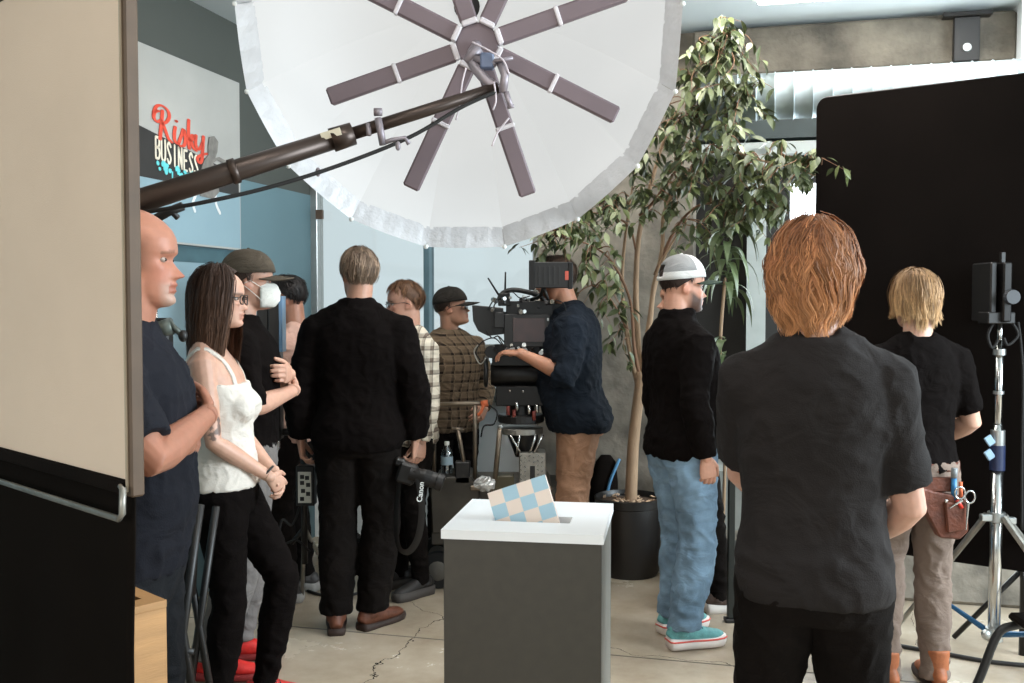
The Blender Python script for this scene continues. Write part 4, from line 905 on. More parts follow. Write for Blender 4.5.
# 12 man in brown plaid and dark cap at the window
p12 = Person((px_x(451, 6.04), 6.04), 1.67, -152, 'man in dark cap and glasses wearing a brown plaid shirt by the window', skin=(206, 156, 130), girth=1.06, head=dict(yaw=56, pitch=10, off=(0, .02)))
p12.arm('L', (-.30, -.06, 1.17), (-.19, .10, 1.0), hd=(.7, .6, -.35), pn=(.3, -.7, -.3), curl=.6); p12.arm('R', (.255, -.02, 1.14), (.24, .05, .91), hd=(0, .2, -1), pn=(-1, 0, 0), curl=.6); p12.stand()
p12.body(); p12.shirt(F_plaidd, hem=.86, sleeve=.97, inf=.018, collar=.02); p12.trousers(F_blackjean, top=.89, inf=.008); p12.shoes('sneaker', (50, 44, 40), (110, 104, 98), 'sneaker'); p12.glasses(mat('glasses_frame', (28, 22, 20))); p12.cap(fabric('dark_cap', (46, 42, 38))); p12.hair((60, 46, 38), n=40, length=.03, lift=.03, thick=1.035, seed=8, minth=70, w=.008, hl=lambda az: np.interp(abs(az), [0, 60, 80, 95, 112, 140, 180], [70, 70, 92, 102, 116, 122, 124]))
# ------------------------------------------------------------------ equipment
class Rig:
    """a thing whose parts are modelled in world metres and stored relative to its base"""
    def __init__(s, name, base, label, cat, group=None):
        s.b = Vector(base); s.e = empty(name, s.b, 0, label, cat, group)
    def add(s, name, mb, m, parent=None, smooth=False, bevel=0.0):
        mb.v = [tuple(Vector(v) - s.b) for v in mb.v]
        return mb.build(name, m, parent or s.e, smooth, bevel)
def pbox(x0, y0, x1, y1, d, th):
    a = P(x0, y1, d); b = P(x1, y0, d); return MB().box2((a.x, d, a.z), (b.x, d + th, b.z))
M_lightmet = mat('worn_aluminium', (150, 146, 138), .4, .7, var=.2, nscale=18)
M_orange = mat('orange_tape', (206, 104, 62), .7)
M_wood = mat('birch_plywood', (186, 140, 92), .55, var=.18, nscale=3, stretch=(1, 1, 9), bump=.1, bscale=30)

# --- large flag in the left foreground (beige lit cloth above, black drop below)
fo = Vector((px_x(135, 1.9), 1.9, 0)); fdv = Vector((-.73, .68, 0)).normalized(); fnv = Vector((-.68, -.73, 0)).normalized()
def FLG(t, z, n=0.0): return fo + fdv * t + fnv * n + Vector((0, 0, z))
zpan = P(127, 492, 1.9).z; FW = 1.25; ztop = 2.31
fg = Rig('large_flag', fo, 'large beige-faced flag on a black frame with a black cloth drop, left foreground', 'flag')
def fbar(t0, z0, t1, z1, w=.022, d=.02): return MB().box2((0, 0, 0), (0, 0, 0)) if False else MB().tube([FLG(t0, z0), FLG(t1, z1)], [w / 2, w / 2], 8)
M_muslin = mat('flag_muslin', (222, 202, 182), .9, var=.06, nscale=1.6, bump=.12, bscale=400, spec=.1)
def slab(t0, t1, z0, z1, n0, n1):
    q = MB(); q.prism([FLG(t0, z0, n0), FLG(t1, z0, n0), FLG(t1, z1, n0), FLG(t0, z1, n0)], fnv, n1 - n0); return q
fg.add('cloth', slab(.03, FW - .03, zpan + .02, ztop - .03, -.004, .004), M_muslin)
for a in ((0, .028, zpan - .01, ztop), (FW - .028, FW, zpan - .01, ztop)): fg.add('frame_bar', slab(*a, -.016, .012), mat('flag_frame', (84, 66, 50), .6, var=.2), bevel=.004)
fg.add('frame_bar', slab(.028, FW - .028, ztop - .028, ztop, -.016, .012), mat('flag_frame', (58, 48, 40)), bevel=.004)
fg.add('frame_bar', slab(.028, FW - .028, zpan - .01, zpan + .02, -.016, .012), M_dark, bevel=.004)
fg.add('edge_strip', slab(.012, .018, zpan, ztop, .012, .015), mat('pale_strip', (178, 162, 140), .6))
# black drop with soft folds
q = MB(); nu_, nv_ = 36, 14; vs_ = []
for j in range(nv_ + 1):
    for i in range(nu_ + 1):
        t = .015 + (FW - .03) * i / nu_; z = .12 + (zpan - .12) * j / nv_; vs_.append(FLG(t + .008 * math.sin(z * 9), z, .006 * math.sin(t * 19 + z * 2) * (1 - j / nv_) + .003))
q.add(vs_, [(j * (nu_ + 1) + i, j * (nu_ + 1) + i + 1, (j + 1) * (nu_ + 1) + i + 1, (j + 1) * (nu_ + 1) + i) for j in range(nv_) for i in range(nu_)])
o = fg.add('cloth_drop', q, mat('flag_black', (19, 15, 12), .95, var=.15, nscale=3, spec=.06), smooth=True); o.modifiers.new('t', 'SOLIDIFY').thickness = .004
zr = P(134, 519, 1.88).z; rz0 = P(0, 486, 2.45).z
fg.add('rod', MB().tube([FLG(-.002, zr + .06, .03), FLG(-.002, zr + .01, .032), FLG(.008, zr, .034), FLG(.35, zr - .0, .036), FLG(FW, zr, .036)], .0065, 10), M_lightmet, smooth=True)
fg.add('rod_hook', MB().tube([FLG(-.002, zr + .056, .03), FLG(.03, zr + .058, .02)], .005, 8), M_lightmet, smooth=True)
so = fo + fdv * 1.22 + Vector((0.0, .05, 0))
fg.add('stand_pole', MB().cyl(so, so + Vector((0, 0, 2.2)), .017), M_steel, smooth=True)
for a in range(3): fg.add('stand_leg', MB().tube([so + Vector((0, 0, .5)), so + Vector((math.cos(a * 2.1 + 2.1) * .42, math.sin(a * 2.1 + 2.1) * .42, .012))], .012, 8), M_steel, smooth=True)

# --- parabolic umbrella light on a boom
UC = Vector((-.175, 3.38, 2.44)); UR = .75; ut = math.radians(29)
un = Vector((0, -math.cos(ut), -math.sin(ut))); ux = Vector((1, 0, 0)); uy = Vector((0, math.sin(ut), -math.cos(ut)))   # un faces the camera, uy points to the low rim
ub = Rig('umbrella_light', UC - un * .5, 'huge white parabolic umbrella light with eight dark tubes on a boom, overhead', 'studio light')
M_umb = emis('lit_umbrella_fabric', (0.70, 0.715, 0.71), 0.72, .9); M_umb.node_tree.nodes['Principled BSDF'].inputs['Base Color'].default_value = (.28, .28, .28, 1); M_umb.node_tree.nodes['Principled BSDF'].inputs['Specular IOR Level'].default_value = .1  # fabric glows by itself in place of light bounced from the tubes
M_silver = mat('silver_umbrella_fabric', (206, 206, 208), .5, .12, var=.06, nscale=14, bump=.35, bscale=60)
def upt(a, r, dep): return UC + (ux * math.sin(a) + uy * math.cos(a)) * (UR * r) - un * dep
NG = 16
def udep(r): return .62 * (1 - r ** 2) ** 1.0
for g in range(NG):
    a0 = (g - .5) * 2 * PI / NG; a1 = (g + .5) * 2 * PI / NG; q = MB(); vs_ = []; n1, n2 = 8, 6
    for j in range(n1 + 1):
        for i in range(n2 + 1):
            r = .04 + .905 * j / n1; f_ = i / n2; a = a0 + (a1 - a0) * f_; sag = 1 - .02 * math.sin(PI * f_) * (j / n1) * 1.0
            cs = math.cos(PI / NG) / math.cos(a - (a0 + a1) / 2); vs_.append(upt(a, r * cs, udep(r)))
    q.add(vs_, [(j * (n2 + 1) + i, j * (n2 + 1) + i + 1, (j + 1) * (n2 + 1) + i + 1, (j + 1) * (n2 + 1) + i) for j in range(n1) for i in range(n2)])
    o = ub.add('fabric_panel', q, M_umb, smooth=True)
    # gathered silver edge of this gore
    q = MB(); vs_ = []; n1, n2 = 5, 22
    for j in range(n1 + 1):
        for i in range(n2 + 1):
            f_ = i / n2; a = a0 + (a1 - a0) * f_; t = j / n1; mid = math.sin(PI * f_); cs = math.cos(PI / NG) / math.cos(a - (a0 + a1) / 2)
            r = .935 + .065 * t; rip = .006 * math.sin(f_ * 46 + g) * (1 - mid * .5) * math.sin(PI * min(t * 1.1, 1)) + .004 * math.sin(f_ * 23 + 2 * g) * t * (1 - t) * 4
            vs_.append(upt(a, r * cs, udep(r) * (1 - .25 * t) + rip - .012 * t * mid))
    q.add(vs_, [(j * (n2 + 1) + i, j * (n2 + 1) + i + 1, (j + 1) * (n2 + 1) + i + 1, (j + 1) * (n2 + 1) + i) for j in range(n1) for i in range(n2)])
    ub.add('gathered_edge', q, M_silver, smooth=True)
    # rib behind the fabric with its tip
    a = a0; ub.add('rib', MB().tube([upt(a, r, udep(r) + .018) for r in [.03 + .97 * i / 16 for i in range(17)]], .004, 6), M_lightmet, smooth=True)
    tp = upt(a, 1.0, 0); ub.add('rib_tip', MB().ell(tp, .009, nu=8, nv=6), M_white, smooth=True)
ub.add('back_hub', MB().tube([UC - un * .60, UC - un * .70], .05, 20), M_black, smooth=True)
# tube array
HB = P(477, 45, 3.17); at_ = math.radians(8); an = Vector((.05, -math.cos(at_), -math.sin(at_))).normalized(); ax_ = Vector((1, .05, 0)).normalized(); ay_ = an.cross(ax_).normalized()
if ay_.z > 0: ay_ = -ay_
M_tubeb = mat('flare_grey_tube', (104, 90, 95), .6, var=.06)  # purplish flare haze is mixed into the tube colour
ub.add('hub_plate', MB().tube([HB + an * .015, HB - an * .03], [.068, .068], 16), M_tubeb, bevel=.004)
for k in range(8):
    a = (k + .5) * PI / 4 + math.radians(-3); d = ax_ * math.sin(a) + ay_ * math.cos(a); w_ = d.cross(an)
    R3_ = Matrix((d, w_, an)).transposed()
    L_ = .42; o = ub.add('light_tube', MB().box(HB + d * (.075 + L_ / 2) + an * .0, (L_, .056, .04), R3_), M_tubeb, bevel=.006)
    ub.add('tube_joint', MB().box(HB + d * (.075 + L_ * .46) + an * .004, (.014, .062, .044), R3_), mat('pale_clip', (196, 190, 194), .5), o, bevel=.003)
    ub.add('tube_clip', MB().box(HB + d * .072 + an * .006, (.018, .05, .05), R3_), mat('pale_clip', (196, 190, 194), .5), o, bevel=.004)
# yoke, clamps and wires at the hub
K = P(497, 88, 3.08)
M_clip = mat('grey_clamp', (138, 130, 136), .45, .4)
ub.add('yoke', MB().tube(bez([HB + an * .02, HB + an * .06 + Vector((-.02, 0, -.05)), K + Vector((-.04, 0, .03)), K], 5), .016, 10), M_clip, smooth=True)
ub.add('clamp', MB().tube([P(466, 62, 3.1), P(479, 48, 3.1)], [.014, .018], 10).tube([P(474, 58, 3.09), P(496, 64, 3.08)], .012, 8), M_clip, smooth=True)
ub.add('driver_box', pbox(480, 52, 494, 68, 3.07, .04), mat('slate_blue', (92, 104, 130), .5), bevel=.005)
ub.add('clamp', MB().tube([P(500, 62, 3.08), P(505, 75, 3.06), P(503, 92, 3.06)], .013, 10).tube([P(506, 92, 3.06), P(511, 108, 3.06)], .009, 8).tube([P(507, 107, 3.06), P(514, 106, 3.06)], .006, 8).tube([P(494, 61, 3.06), P(513, 58, 3.06)], .006, 8), M_clip, smooth=True)
M_wire = mat('pale_wire', (186, 176, 182), .6)
for pp in ([(472, 42), (488, 50), (503, 60), (509, 74)], [(466, 68), (462, 84), (460, 104), (456, 120)], [(494, 82), (496, 100), (493, 110)], [(509, 118), (498, 132), (492, 146)]):
    ub.add('wire', MB().tube(bez([P(x, y, 3.05) for x, y in pp], 5), .003, 6), M_wire, smooth=True)
# boom
b0 = K; b1 = P(140, 201, 2.86); bd = (b1 - b0)
M_boom = mat('bronze_boom', (66, 54, 48), .38, .55, var=.1)
mid_ = b0 + bd * .45
ub.add('boom_arm', MB().tube([b0, mid_], [.019, .019], 16), M_boom, smooth=True)
ub.add('boom_arm', MB().tube([mid_ - bd * .02, mid_ + bd * .4, b0 + bd * 1.22], [.028, .033, .037], 18), M_boom, smooth=True)
pk = b0 + bd * .345
ub.add('boom_clamp', MB().tube([P(383, 145, pk.y - .03), P(378, 118, pk.y - .03)], .011, 8).tube([P(374, 112, pk.y - .03), P(382, 112, pk.y - .03)], .012, 8).tube([P(383, 143, pk.y - .03), P(392, 140, pk.y - .03), P(405, 138, pk.y - .03), P(409, 144, pk.y - .03)], .007, 8).tube([P(369, 135, pk.y - .03), P(368, 124, pk.y - .02)], .008, 8), M_clip, smooth=True)
ub.add('boom_collar', MB().tube([mid_ - bd * .03, mid_ + bd * .03], [.034, .036], 16), M_boom, smooth=True)
ub.add('boom_collar', MB().tube([b0 + bd * .74, b0 + bd * .76], [.0375, .0375], 16), M_boom, smooth=True)
ub.add('tape_label', MB().box(P(331, 134, (b0 + bd * .45).y - .036), (.06, .004, .022), (0, math.radians(-17), 0)), mat('cream_tape', (206, 198, 176), .7))
ub.add('power_cable', MB().tube(bez([P(140, 213, 2.84), P(200, 203, 2.8), P(270, 187, 2.85), P(340, 165, 2.92), P(410, 137, 2.98), P(460, 108, 3.02), P(495, 92, 3.05)], 8), .006, 8), M_rubber, smooth=True)
for px_, py_ in ((318, 168), (398, 142)): ub.add('cable_tie', MB().ell(P(px_, py_ + 4, 2.93), (.008, .006, .014), nu=8, nv=6), M_clip, smooth=True)
be = b0 + bd * 1.20
ub.add('stand_pole', MB().tube([Vector((be.x, be.y, 0.0)), Vector((be.x, be.y, be.z + .03))], [.022, .02], 14), M_steel, smooth=True)
for a in (1.9, 3.6, 5.6): ub.add('stand_leg', MB().tube([Vector((be.x, be.y, .42)), Vector((be.x + math.cos(a) * .3, be.y + math.sin(a) * .3, .012))], .012, 8), M_steel, smooth=True)

# --- ballot-style box in the middle with a checkered board in its slot
A_ = P(442, 532, 2.567); B_ = P(603, 537, 2.50); zt_ = 1.0
A_.z = B_.z = 0; wv = (B_ - A_); bw_ = wv.length; ang = math.atan2(wv.y, wv.x); dpt = .40
bx = empty('ballot_box', A_ + (wv / 2), ang, 'dark grey pedestal box with white slotted lid in the middle of the floor', 'box')
M_boxg = mat('charcoal_laminate', (54, 50, 42), .5, var=.1, nscale=30); M_lid = mat('white_lid', (226, 228, 230), .4, var=.02)
h2 = bw_ / 2
for a, b, n_ in (((-h2 + .004, .0, 0), (h2 - .004, .014, zt_ - .024), 'front_panel'), ((-h2 + .004, dpt - .014, 0), (h2 - .004, dpt, zt_ - .024), 'back_panel'), ((-h2 + .004, .014, 0), (-h2 + .018, dpt - .014, zt_ - .024), 'side_panel')):
    MB().box2(a, b).build(n_, M_boxg, bx, bevel=.0015)
MB().box2((h2 - .018, .014, 0), (h2 - .004, dpt - .014, zt_ - .024)).build('side_panel', mat('pale_laminate', (96, 94, 88), .5), bx, bevel=.0015)
sl = (-.10, .112, .12, .20)     # slot x0, x1, y0, y1
lid = MB(); z0_, z1_ = zt_ - .024, zt_
for a, b in (((-h2 - .002, -.004), (h2 + .002, sl[2])), ((-h2 - .002, sl[3]), (h2 + .002, dpt + .004)), ((-h2 - .002, sl[2]), (sl[0], sl[3])), ((sl[1], sl[2]), (h2 + .002, sl[3]))): lid.box2((*a, z0_), (*b, z1_))
me = lid.mesh('lid'); bm = bmesh.new(); bm.from_mesh(me); bmesh.ops.remove_doubles(bm, verts=bm.verts, dist=1e-5); bm.to_mesh(me); bm.free(); link('lid', me, M_lid, bx)
MB().box2((-h2 + .02, .016, zt_ - .13), (h2 - .02, dpt - .016, zt_ - .12)).build('slot_shade_sheet', M_dark, bx)  # black sheet added inside the box for the shade in the slot
# board: tilted in the slot
cd = empty('checkered_board', bx.matrix_basis @ Vector((.002, .158, zt_ - .035)), ang, 'pale board printed with blue and cream checks sticking out of the slot', 'board')
cw, chh, ct = .170, .135, .014
tl = Matrix.Rotation(math.radians(-19.5), 4, 'Y') @ Matrix.Rotation(math.radians(-16), 4, 'X')
cd.matrix_basis = Matrix.Translation(cd.location) @ Matrix.Rotation(ang, 4, 'Z') @ Matrix.Translation((-.002, 0, 0)) @ tl
MB().box2((-cw / 2, -ct / 2, -.02), (cw / 2, ct / 2, chh)).build('core', mat('pink_beige_card', (206, 184, 172), .7, var=.03), cd, bevel=.001)
M_cb = mat('pale_blue_print', (158, 190, 206), .65, var=.03); M_cc = mat('cream_print', (222, 206, 194), .65, var=.03)
sq = cw / 4
for j in range(4):
    for i in range(4):
        z1q = chh - j * sq * .92; z0q = max(-.02, z1q - sq * .92)
        MB().box2((-cw / 2 + i * sq, -ct / 2 - .0008, z0q), (-cw / 2 + (i + 1) * sq, -ct / 2 + .0002, z1q)).build('check', M_cb if (i + j) % 2 else M_cc, cd)

# --- cinema camera on geared head, and the dolly under it
CD = 5.5
cc = Rig('cinema_camera', P(525, 405, CD), 'black cinema camera with matte box, side monitor and raised viewfinder on a geared head', 'camera')
def cbx(name, x0, y0, x1, y1, dy, th, m=M_blackmet, par=None, bev=.004): return cc.add(name, pbox(x0, y0, x1, y1, CD + dy, th), m, par, bevel=bev)
body_ = cbx('camera_body', 506, 301, 553, 346, -.07, .16)
hood = [(472, 305), (503, 308), (505, 334), (488, 336), (478, 331), (473, 321)]
cc.add('matte_box', MB().prism([P(x, y, CD - .10) for x, y in hood], (0, 1, 0), .2), M_black, bevel=.004)
cc.add('lens', MB().tube([P(500, 321, CD + .01), P(508, 321, CD + .01), P(514, 321, CD + .01)], [.055, .05, .048], 20), M_black, smooth=True)
sm = cbx('side_monitor', 504, 314, 550, 347, -.13, .045, M_black)
cbx('screen', 513, 318, 545, 342, -.134, .006, mat('red_reflection_screen', (52, 34, 30), .2, var=.3), sm, .001)  # reddish reflection is put into the dark screen colour
for y in (318, 326, 334, 341): cbx('button', 547, y, 549, y + 3, -.134, .006, M_alu, sm, .001)
cc.add('top_handle', MB().tube(bez([P(498, 302, CD), P(503, 293, CD), P(516, 290, CD), P(540, 296, CD), P(546, 304, CD)], 5), .014, 10), M_black, smooth=True)
for a, b in (((500, 297), (488, 278)), ((505, 296), (505.5, 272))): cc.add('antenna', MB().tube([P(*a, CD), P(*b, CD)], [.006, .0045], 8), M_rubber, smooth=True)
vf = cbx('viewfinder', 530, 262, 572, 288, -.17, .06, M_black)
cbx('viewfinder_end', 529, 260, 535, 290, -.175, .07, M_blackmet, vf); cbx('viewfinder_cup', 565, 271, 571, 280, -.174, .01, mat('red_marker', (170, 74, 58), .5), vf, .001); cbx('viewfinder_end', 568, 262, 573, 289, -.175, .07, M_blackmet, vf)
for i in range(5): cbx('heat_fin', 538 + i * 5, 266, 540 + i * 5, 285, -.173, .006, M_black, vf, .001)
cc.add('viewfinder_arm', MB().tube(bez([P(543, 288, CD - .14), P(540, 296, CD - .10), P(530, 300, CD - .04), P(518, 303, CD - .03)], 4), .010, 8).tube([P(544, 288, CD - .14), P(548, 300, CD - .10), P(553, 306, CD - .04)], .010, 8), M_blackmet, smooth=True)
cbx('eyepiece', 549, 304, 566, 315, -.06, .06, M_rubber); cbx('battery', 553, 306, 560, 344, -.05, .12, M_black)
cbx('wireless_receiver', 498, 293, 510, 306, -.09, .05, M_blackmet); cbx('lens_motor', 494, 312, 504, 328, -.14, .05, M_black)
for x, y, r in ((497, 329, .03), (510, 350, .028), (524, 351, .02), (491, 352, .034)): cc.add('gear_wheel', MB().lathe([(r, 0), (r, .012), (r * .6, .018)], P(x, y, CD - .12), 16, 'Y'), M_alu if r < .029 else M_blackmet)
cc.add('lens_rod', MB().tube([P(485, 346, CD - .05), P(548, 346, CD - .05)], .009, 8), M_alu, smooth=True); cc.add('lens_rod', MB().tube([P(485, 346, CD + .05), P(548, 346, CD + .05)], .009, 8), M_alu, smooth=True)
cbx('base_plate', 494, 345, 552, 354, -.06, .14, M_blackmet)
for pp in ([(480, 360), (476, 352), (482, 342), (494, 338), (502, 345)], [(486, 330), (492, 338), (498, 336), (504, 342)], [(500, 300), (494, 306), (496, 318), (502, 326)], [(552, 318), (558, 326), (554, 338), (546, 344)], [(488, 310), (494, 300), (505, 298)]):
    cc.add('cable', MB().tube(bez([P(x, y, CD - .12) for x, y in pp], 5), .004, 6), M_rubber, smooth=True)
rr = random.Random(17)
for k in range(26):  # small metal bits added to stand for highlights on the dark camera
    x_ = rr.uniform(492, 552); y_ = rr.choice((rr.uniform(300, 312), rr.uniform(344, 354), rr.uniform(296, 304))); s3 = rr.uniform(.006, .014)
    cc.add('highlight_bit', MB().tube([P(x_, y_, CD - .125), P(x_ + rr.uniform(-1.5, 1.5), y_ + rr.uniform(-1.5, 1.5), CD - .145)], s3, 8), rr.choice((M_alu, M_steel, M_blackmet, M_lightmet)), smooth='auto')
for pp in ([(478, 345), (474, 352), (480, 364), (486, 358)], [(498, 336), (506, 348), (514, 346), (520, 352)], [(530, 350), (538, 356), (548, 352), (554, 344)], [(556, 300), (564, 304), (566, 318), (560, 330)], [(503, 297), (512, 292), (520, 298), (530, 296)]):
    cc.add('cable', MB().tube(bez([P(x, y, CD - .15) for x, y in pp], 5), .0035, 6), rr.choice((M_rubber, M_lightmet)), smooth=True)
gh = cc.add('geared_head', MB().tube([P(491, 374, CD), P(497, 374, CD), P(538, 374, CD), P(545, 374, CD)], [.06, .075, .075, .06], 24), M_blackmet, smooth='auto')
cbx('head_cradle', 492, 352, 547, 366, -.08, .16, M_blackmet); cbx('head_base', 496, 386, 546, 406, -.09, .18, M_blackmet)
for x in (510, 523): cc.add('bolt', MB().ell(P(x, 391, CD - .092), .008, nu=8, nv=6), M_steel, gh, True)
for x, y in ((486, 372), (546, 392)): cc.add('hand_wheel', MB().tube([P(x, y, CD) + Vector((0, math.cos(a) * .075, math.sin(a) * .075)) for a in [2 * PI * i / 24 for i in range(24)]], .011, 8, closed=True).tube([P(x, y, CD) + Vector((0, -.07, 0)), P(x, y, CD) + Vector((0, .07, 0))], .007, 6).tube([P(x, y, CD) + Vector((0, 0, -.07)), P(x, y, CD) + Vector((0, 0, .07))], .007, 6), M_black, smooth=True)
# dolly
wz = FL(437, 580).y
dl = Rig('camera_dolly', FL(500, 585), 'dark metal camera dolly with push bar, wheels and a patterned lift column', 'dolly')
M_dolly = mat('gunmetal_chassis', (70, 66, 60), .42, .5, var=.2, nscale=8); M_bar = mat('worn_bar', (118, 106, 92), .38, .7, var=.25, nscale=12)
def dbx(name, x0, y0, x1, y1, dy, th, m=M_dolly, par=None, bev=.006): return dl.add(name, pbox(x0, y0, x1, y1, CD + dy, th), m, par, bevel=bev)
ch_ = dbx('chassis', 431, 488, 560, 545, -.10, .42)
dl.add('bonnet', MB().prism([P(x, y, CD - .12) for x, y in ((430, 490), (436, 478), (470, 476), (480, 488), (480, 530), (432, 534))], (0, 1, 0), .3), M_dolly, bevel=.008)
dbx('deck', 470, 486, 552, 491, -.14, .46, M_bar)
for wx, dy in ((438, -.02), (545, -.02), (438, .34), (545, .34)):
    c_ = Vector((P(wx, 560, CD + dy).x, CD + dy, .105)); w_ = dl.add('wheel', MB().lathe([(.07, -.03), (.1, -.028), (.105, 0), (.1, .028), (.07, .03)], c_, 24, 'Y'), M_rubber, smooth='auto')
    dl.add('hub_cap', MB().lathe([(.055, -.036), (.045, -.04), (.02, -.044)], c_, 16, 'Y'), mat('dull_hub', (96, 92, 86), .5, .4), w_)
for x in (434, 475): dl.add('push_bar_post', MB().tube([P(x, 482, CD - .06), P(x, 405, CD - .06)], .012, 10), M_bar, smooth=True)
dl.add('push_bar', MB().tube([P(430, 405, CD - .06), P(490, 403, CD - .06)], .013, 10), M_bar, smooth=True)
dl.add('tape_wrap', MB().tube([P(481, 404, CD - .06), P(488, 403, CD - .06)], .018, 10).tube(bez([P(484, 405, CD - .08), P(481, 412, CD - .085), P(478, 415, CD - .08)], 3), .009, 6), M_orange, smooth=True)
dl.add('lever', MB().tube([P(466, 474, CD - .1), P(458, 430, CD - .1)], .012, 8).tube([P(452, 429, CD - .1), P(463, 430, CD - .1)], .012, 8), M_bar, smooth=True)
dbx('lever_box', 455, 462, 470, 484, -.12, .07, M_black); dbx('lever_box', 494, 476, 514, 500, -.16, .1, mat('olive_box', (64, 56, 34), .5))
dl.add('lever', MB().tube([P(495, 480, CD - .15), P(500, 428, CD - .15)], .015, 10), M_bar, smooth=True); dl.add('lever_cap', MB().ell(P(500.5, 427, CD - .15), .017, nu=10, nv=8), M_alu, smooth=True)
cl = dbx('lift_column', 519, 453, 546, 489, -.12, .16, M_lightmet); dbx('column_slot', 530, 466, 535, 482, -.123, .01, M_black, cl, .001)
for j in range(7):
    for i in range(6):
        if 2 <= i <= 3 and 2 <= j <= 5: continue
        x = 521 + i * 4.2; y = 456 + j * 4.6 + (i % 2) * 1.6; dl.add('tread_stud', MB().box(P(x, y, CD - .122), (.013, .006, .006), (0, .7 if (i + j) % 2 else -.7, 0)), M_steel, cl)
dl.add('turntable', MB().tube([P(521, 422, CD), P(521, 414, CD)], .128, 28), M_black, bevel=.006); dl.add('turntable_ring', MB().tube([P(521, 433, CD), P(521, 427, CD)], .122, 28), M_lightmet, bevel=.004)
dl.add('column_collar', MB().tube([P(521, 415, CD), P(521, 404, CD)], [.08, .07], 20), M_blackmet, smooth='auto'); dl.add('column_neck', MB().tube([P(526, 455, CD), P(523, 432, CD)], [.06, .09], 18), M_blackmet, smooth='auto')
for x0, x1 in ((510, 522), (520, 516), (536, 529), (543, 533)): dl.add('riser_strut', MB().tube([P(x0, 435, CD - .12), P(x1, 455, CD - .11)], .007, 8), M_steel, smooth=True)
for x, y in ((508, 406), (517, 402), (529, 405), (537, 404), (514, 410), (534, 411)): dl.add('lock_knob', MB().tube([P(x, y, CD - .11), P(x, y + 9, CD - .11)], .010, 8), M_steel if int(x) % 2 else mat('red_knob', (120, 50, 40), .5), smooth=True)
dl.add('junction_cable', MB().tube(bez([P(489, 405, CD - .12), P(497, 412, CD - .12), P(494, 424, CD - .12), P(484, 426, CD - .12), P(481, 437, CD - .12)], 5), .005, 6), M_rubber, smooth=True)
# bottle, crumpled foil
bt = Rig('water_bottle', P(447, 476, CD - .02), 'clear plastic water bottle with white cap standing on the dolly', 'bottle')
c_ = P(447, 476, CD - .02); M_pet = glass_mat('clear_plastic', .62, (.82, .88, .9))
bt.add('bottle_body', MB().lathe([(.028, 0), (.032, .01), (.031, .04), (.033, .05), (.031, .06), (.033, .07), (.032, .12), (.03, .135), (.014, .165), (.012, .175)], c_, 20), M_pet, smooth=True)
bt.add('bottle_label', MB().lathe([(.0335, .065), (.0335, .11)], c_, 20, cap=False), mat('pale_blue_label', (176, 200, 214), .5), smooth=True)
bt.add('cap', MB().lathe([(.014, .172), (.0145, .175), (.0145, .19), (.012, .192)], c_, 16), M_white)
q = MB(); q.ell((0, 0, 0), (.055, .045, .04), nu=16, nv=10); rr = random.Random(5); q.v = [tuple(Vector(v) * rr.uniform(.75, 1.15) + P(485, 484, CD - .17)) for v in q.v]
fo_ = q.build('foil_ball', mat('crumpled_plastic', (196, 196, 194), .25, .3), None); tag(fo_, 'crumpled clear plastic wrap lying on the dolly deck', 'plastic wrap')

# --- stills camera hanging from the tall man's hand
sd_ = 4.72
sc_ = Rig('stills_camera', P(412, 476, sd_), 'black stills camera with long lens hanging from the tall man\'s right hand', 'camera')
R_ = Matrix.Rotation(math.radians(18), 3, 'Y')
sc_.add('camera_body', MB().box(P(407, 473, sd_), (.09, .07, .10), R_), M_black, bevel=.012); sc_.add('prism_hump', MB().box(P(400, 462, sd_), (.05, .05, .04), R_), M_black, bevel=.01)
la, lb = P(410, 473, sd_ - .02), P(443, 483, sd_ - .03); ld = (lb - la)
sc_.add('lens', MB().tube([la, la + ld * .3, la + ld * .35, la + ld * .8, la + ld * .82, lb], [.034, .034, .038, .038, .042, .042], 22), M_black, smooth='auto')
sc_.add('focus_ring', MB().tube([la + ld * .45, la + ld * .65], [.0395, .0395], 22), M_rubber)
for a, b in (((399, 460), (402, 448)), ((418, 466), (407, 450))): pass
st_ = MB(); sp_ = bez([P(416, 470, sd_ - .05), P(420, 488, sd_ - .055), P(422, 512, sd_ - .05), P(418, 538, sd_ - .04), P(408, 552, sd_ - .02), P(398, 545, sd_), P(396, 510, sd_ + .01), P(400, 478, sd_)], 5)
st_.tube(sp_, (.016, .002), 6, up=(0, 1, 0)); stp = sc_.add('strap', st_, M_black, smooth='auto')
def text_mesh(txt, size, ext=.0005):
    c = bpy.data.curves.new('t', 'FONT'); c.body = txt; c.size = size; c.extrude = ext; c.align_x = 'CENTER'; c.align_y = 'CENTER'; c.offset = size * .02
    o = bpy.data.objects.new('t', c); C.objects.link(o); dg = bpy.context.evaluated_depsgraph_get(); me = bpy.data.meshes.new_from_object(o.evaluated_get(dg)); bpy.data.objects.remove(o); return me
tm = text_mesh('Canon', .036); o = link('lettering', tm, M_white, stp); o.matrix_local = Matrix.Translation(P(420.6, 492, sd_ - .059) - sc_.b) @ Matrix.Rotation(PI / 2, 4, 'X') @ Matrix.Rotation(math.radians(83), 4, 'Z')

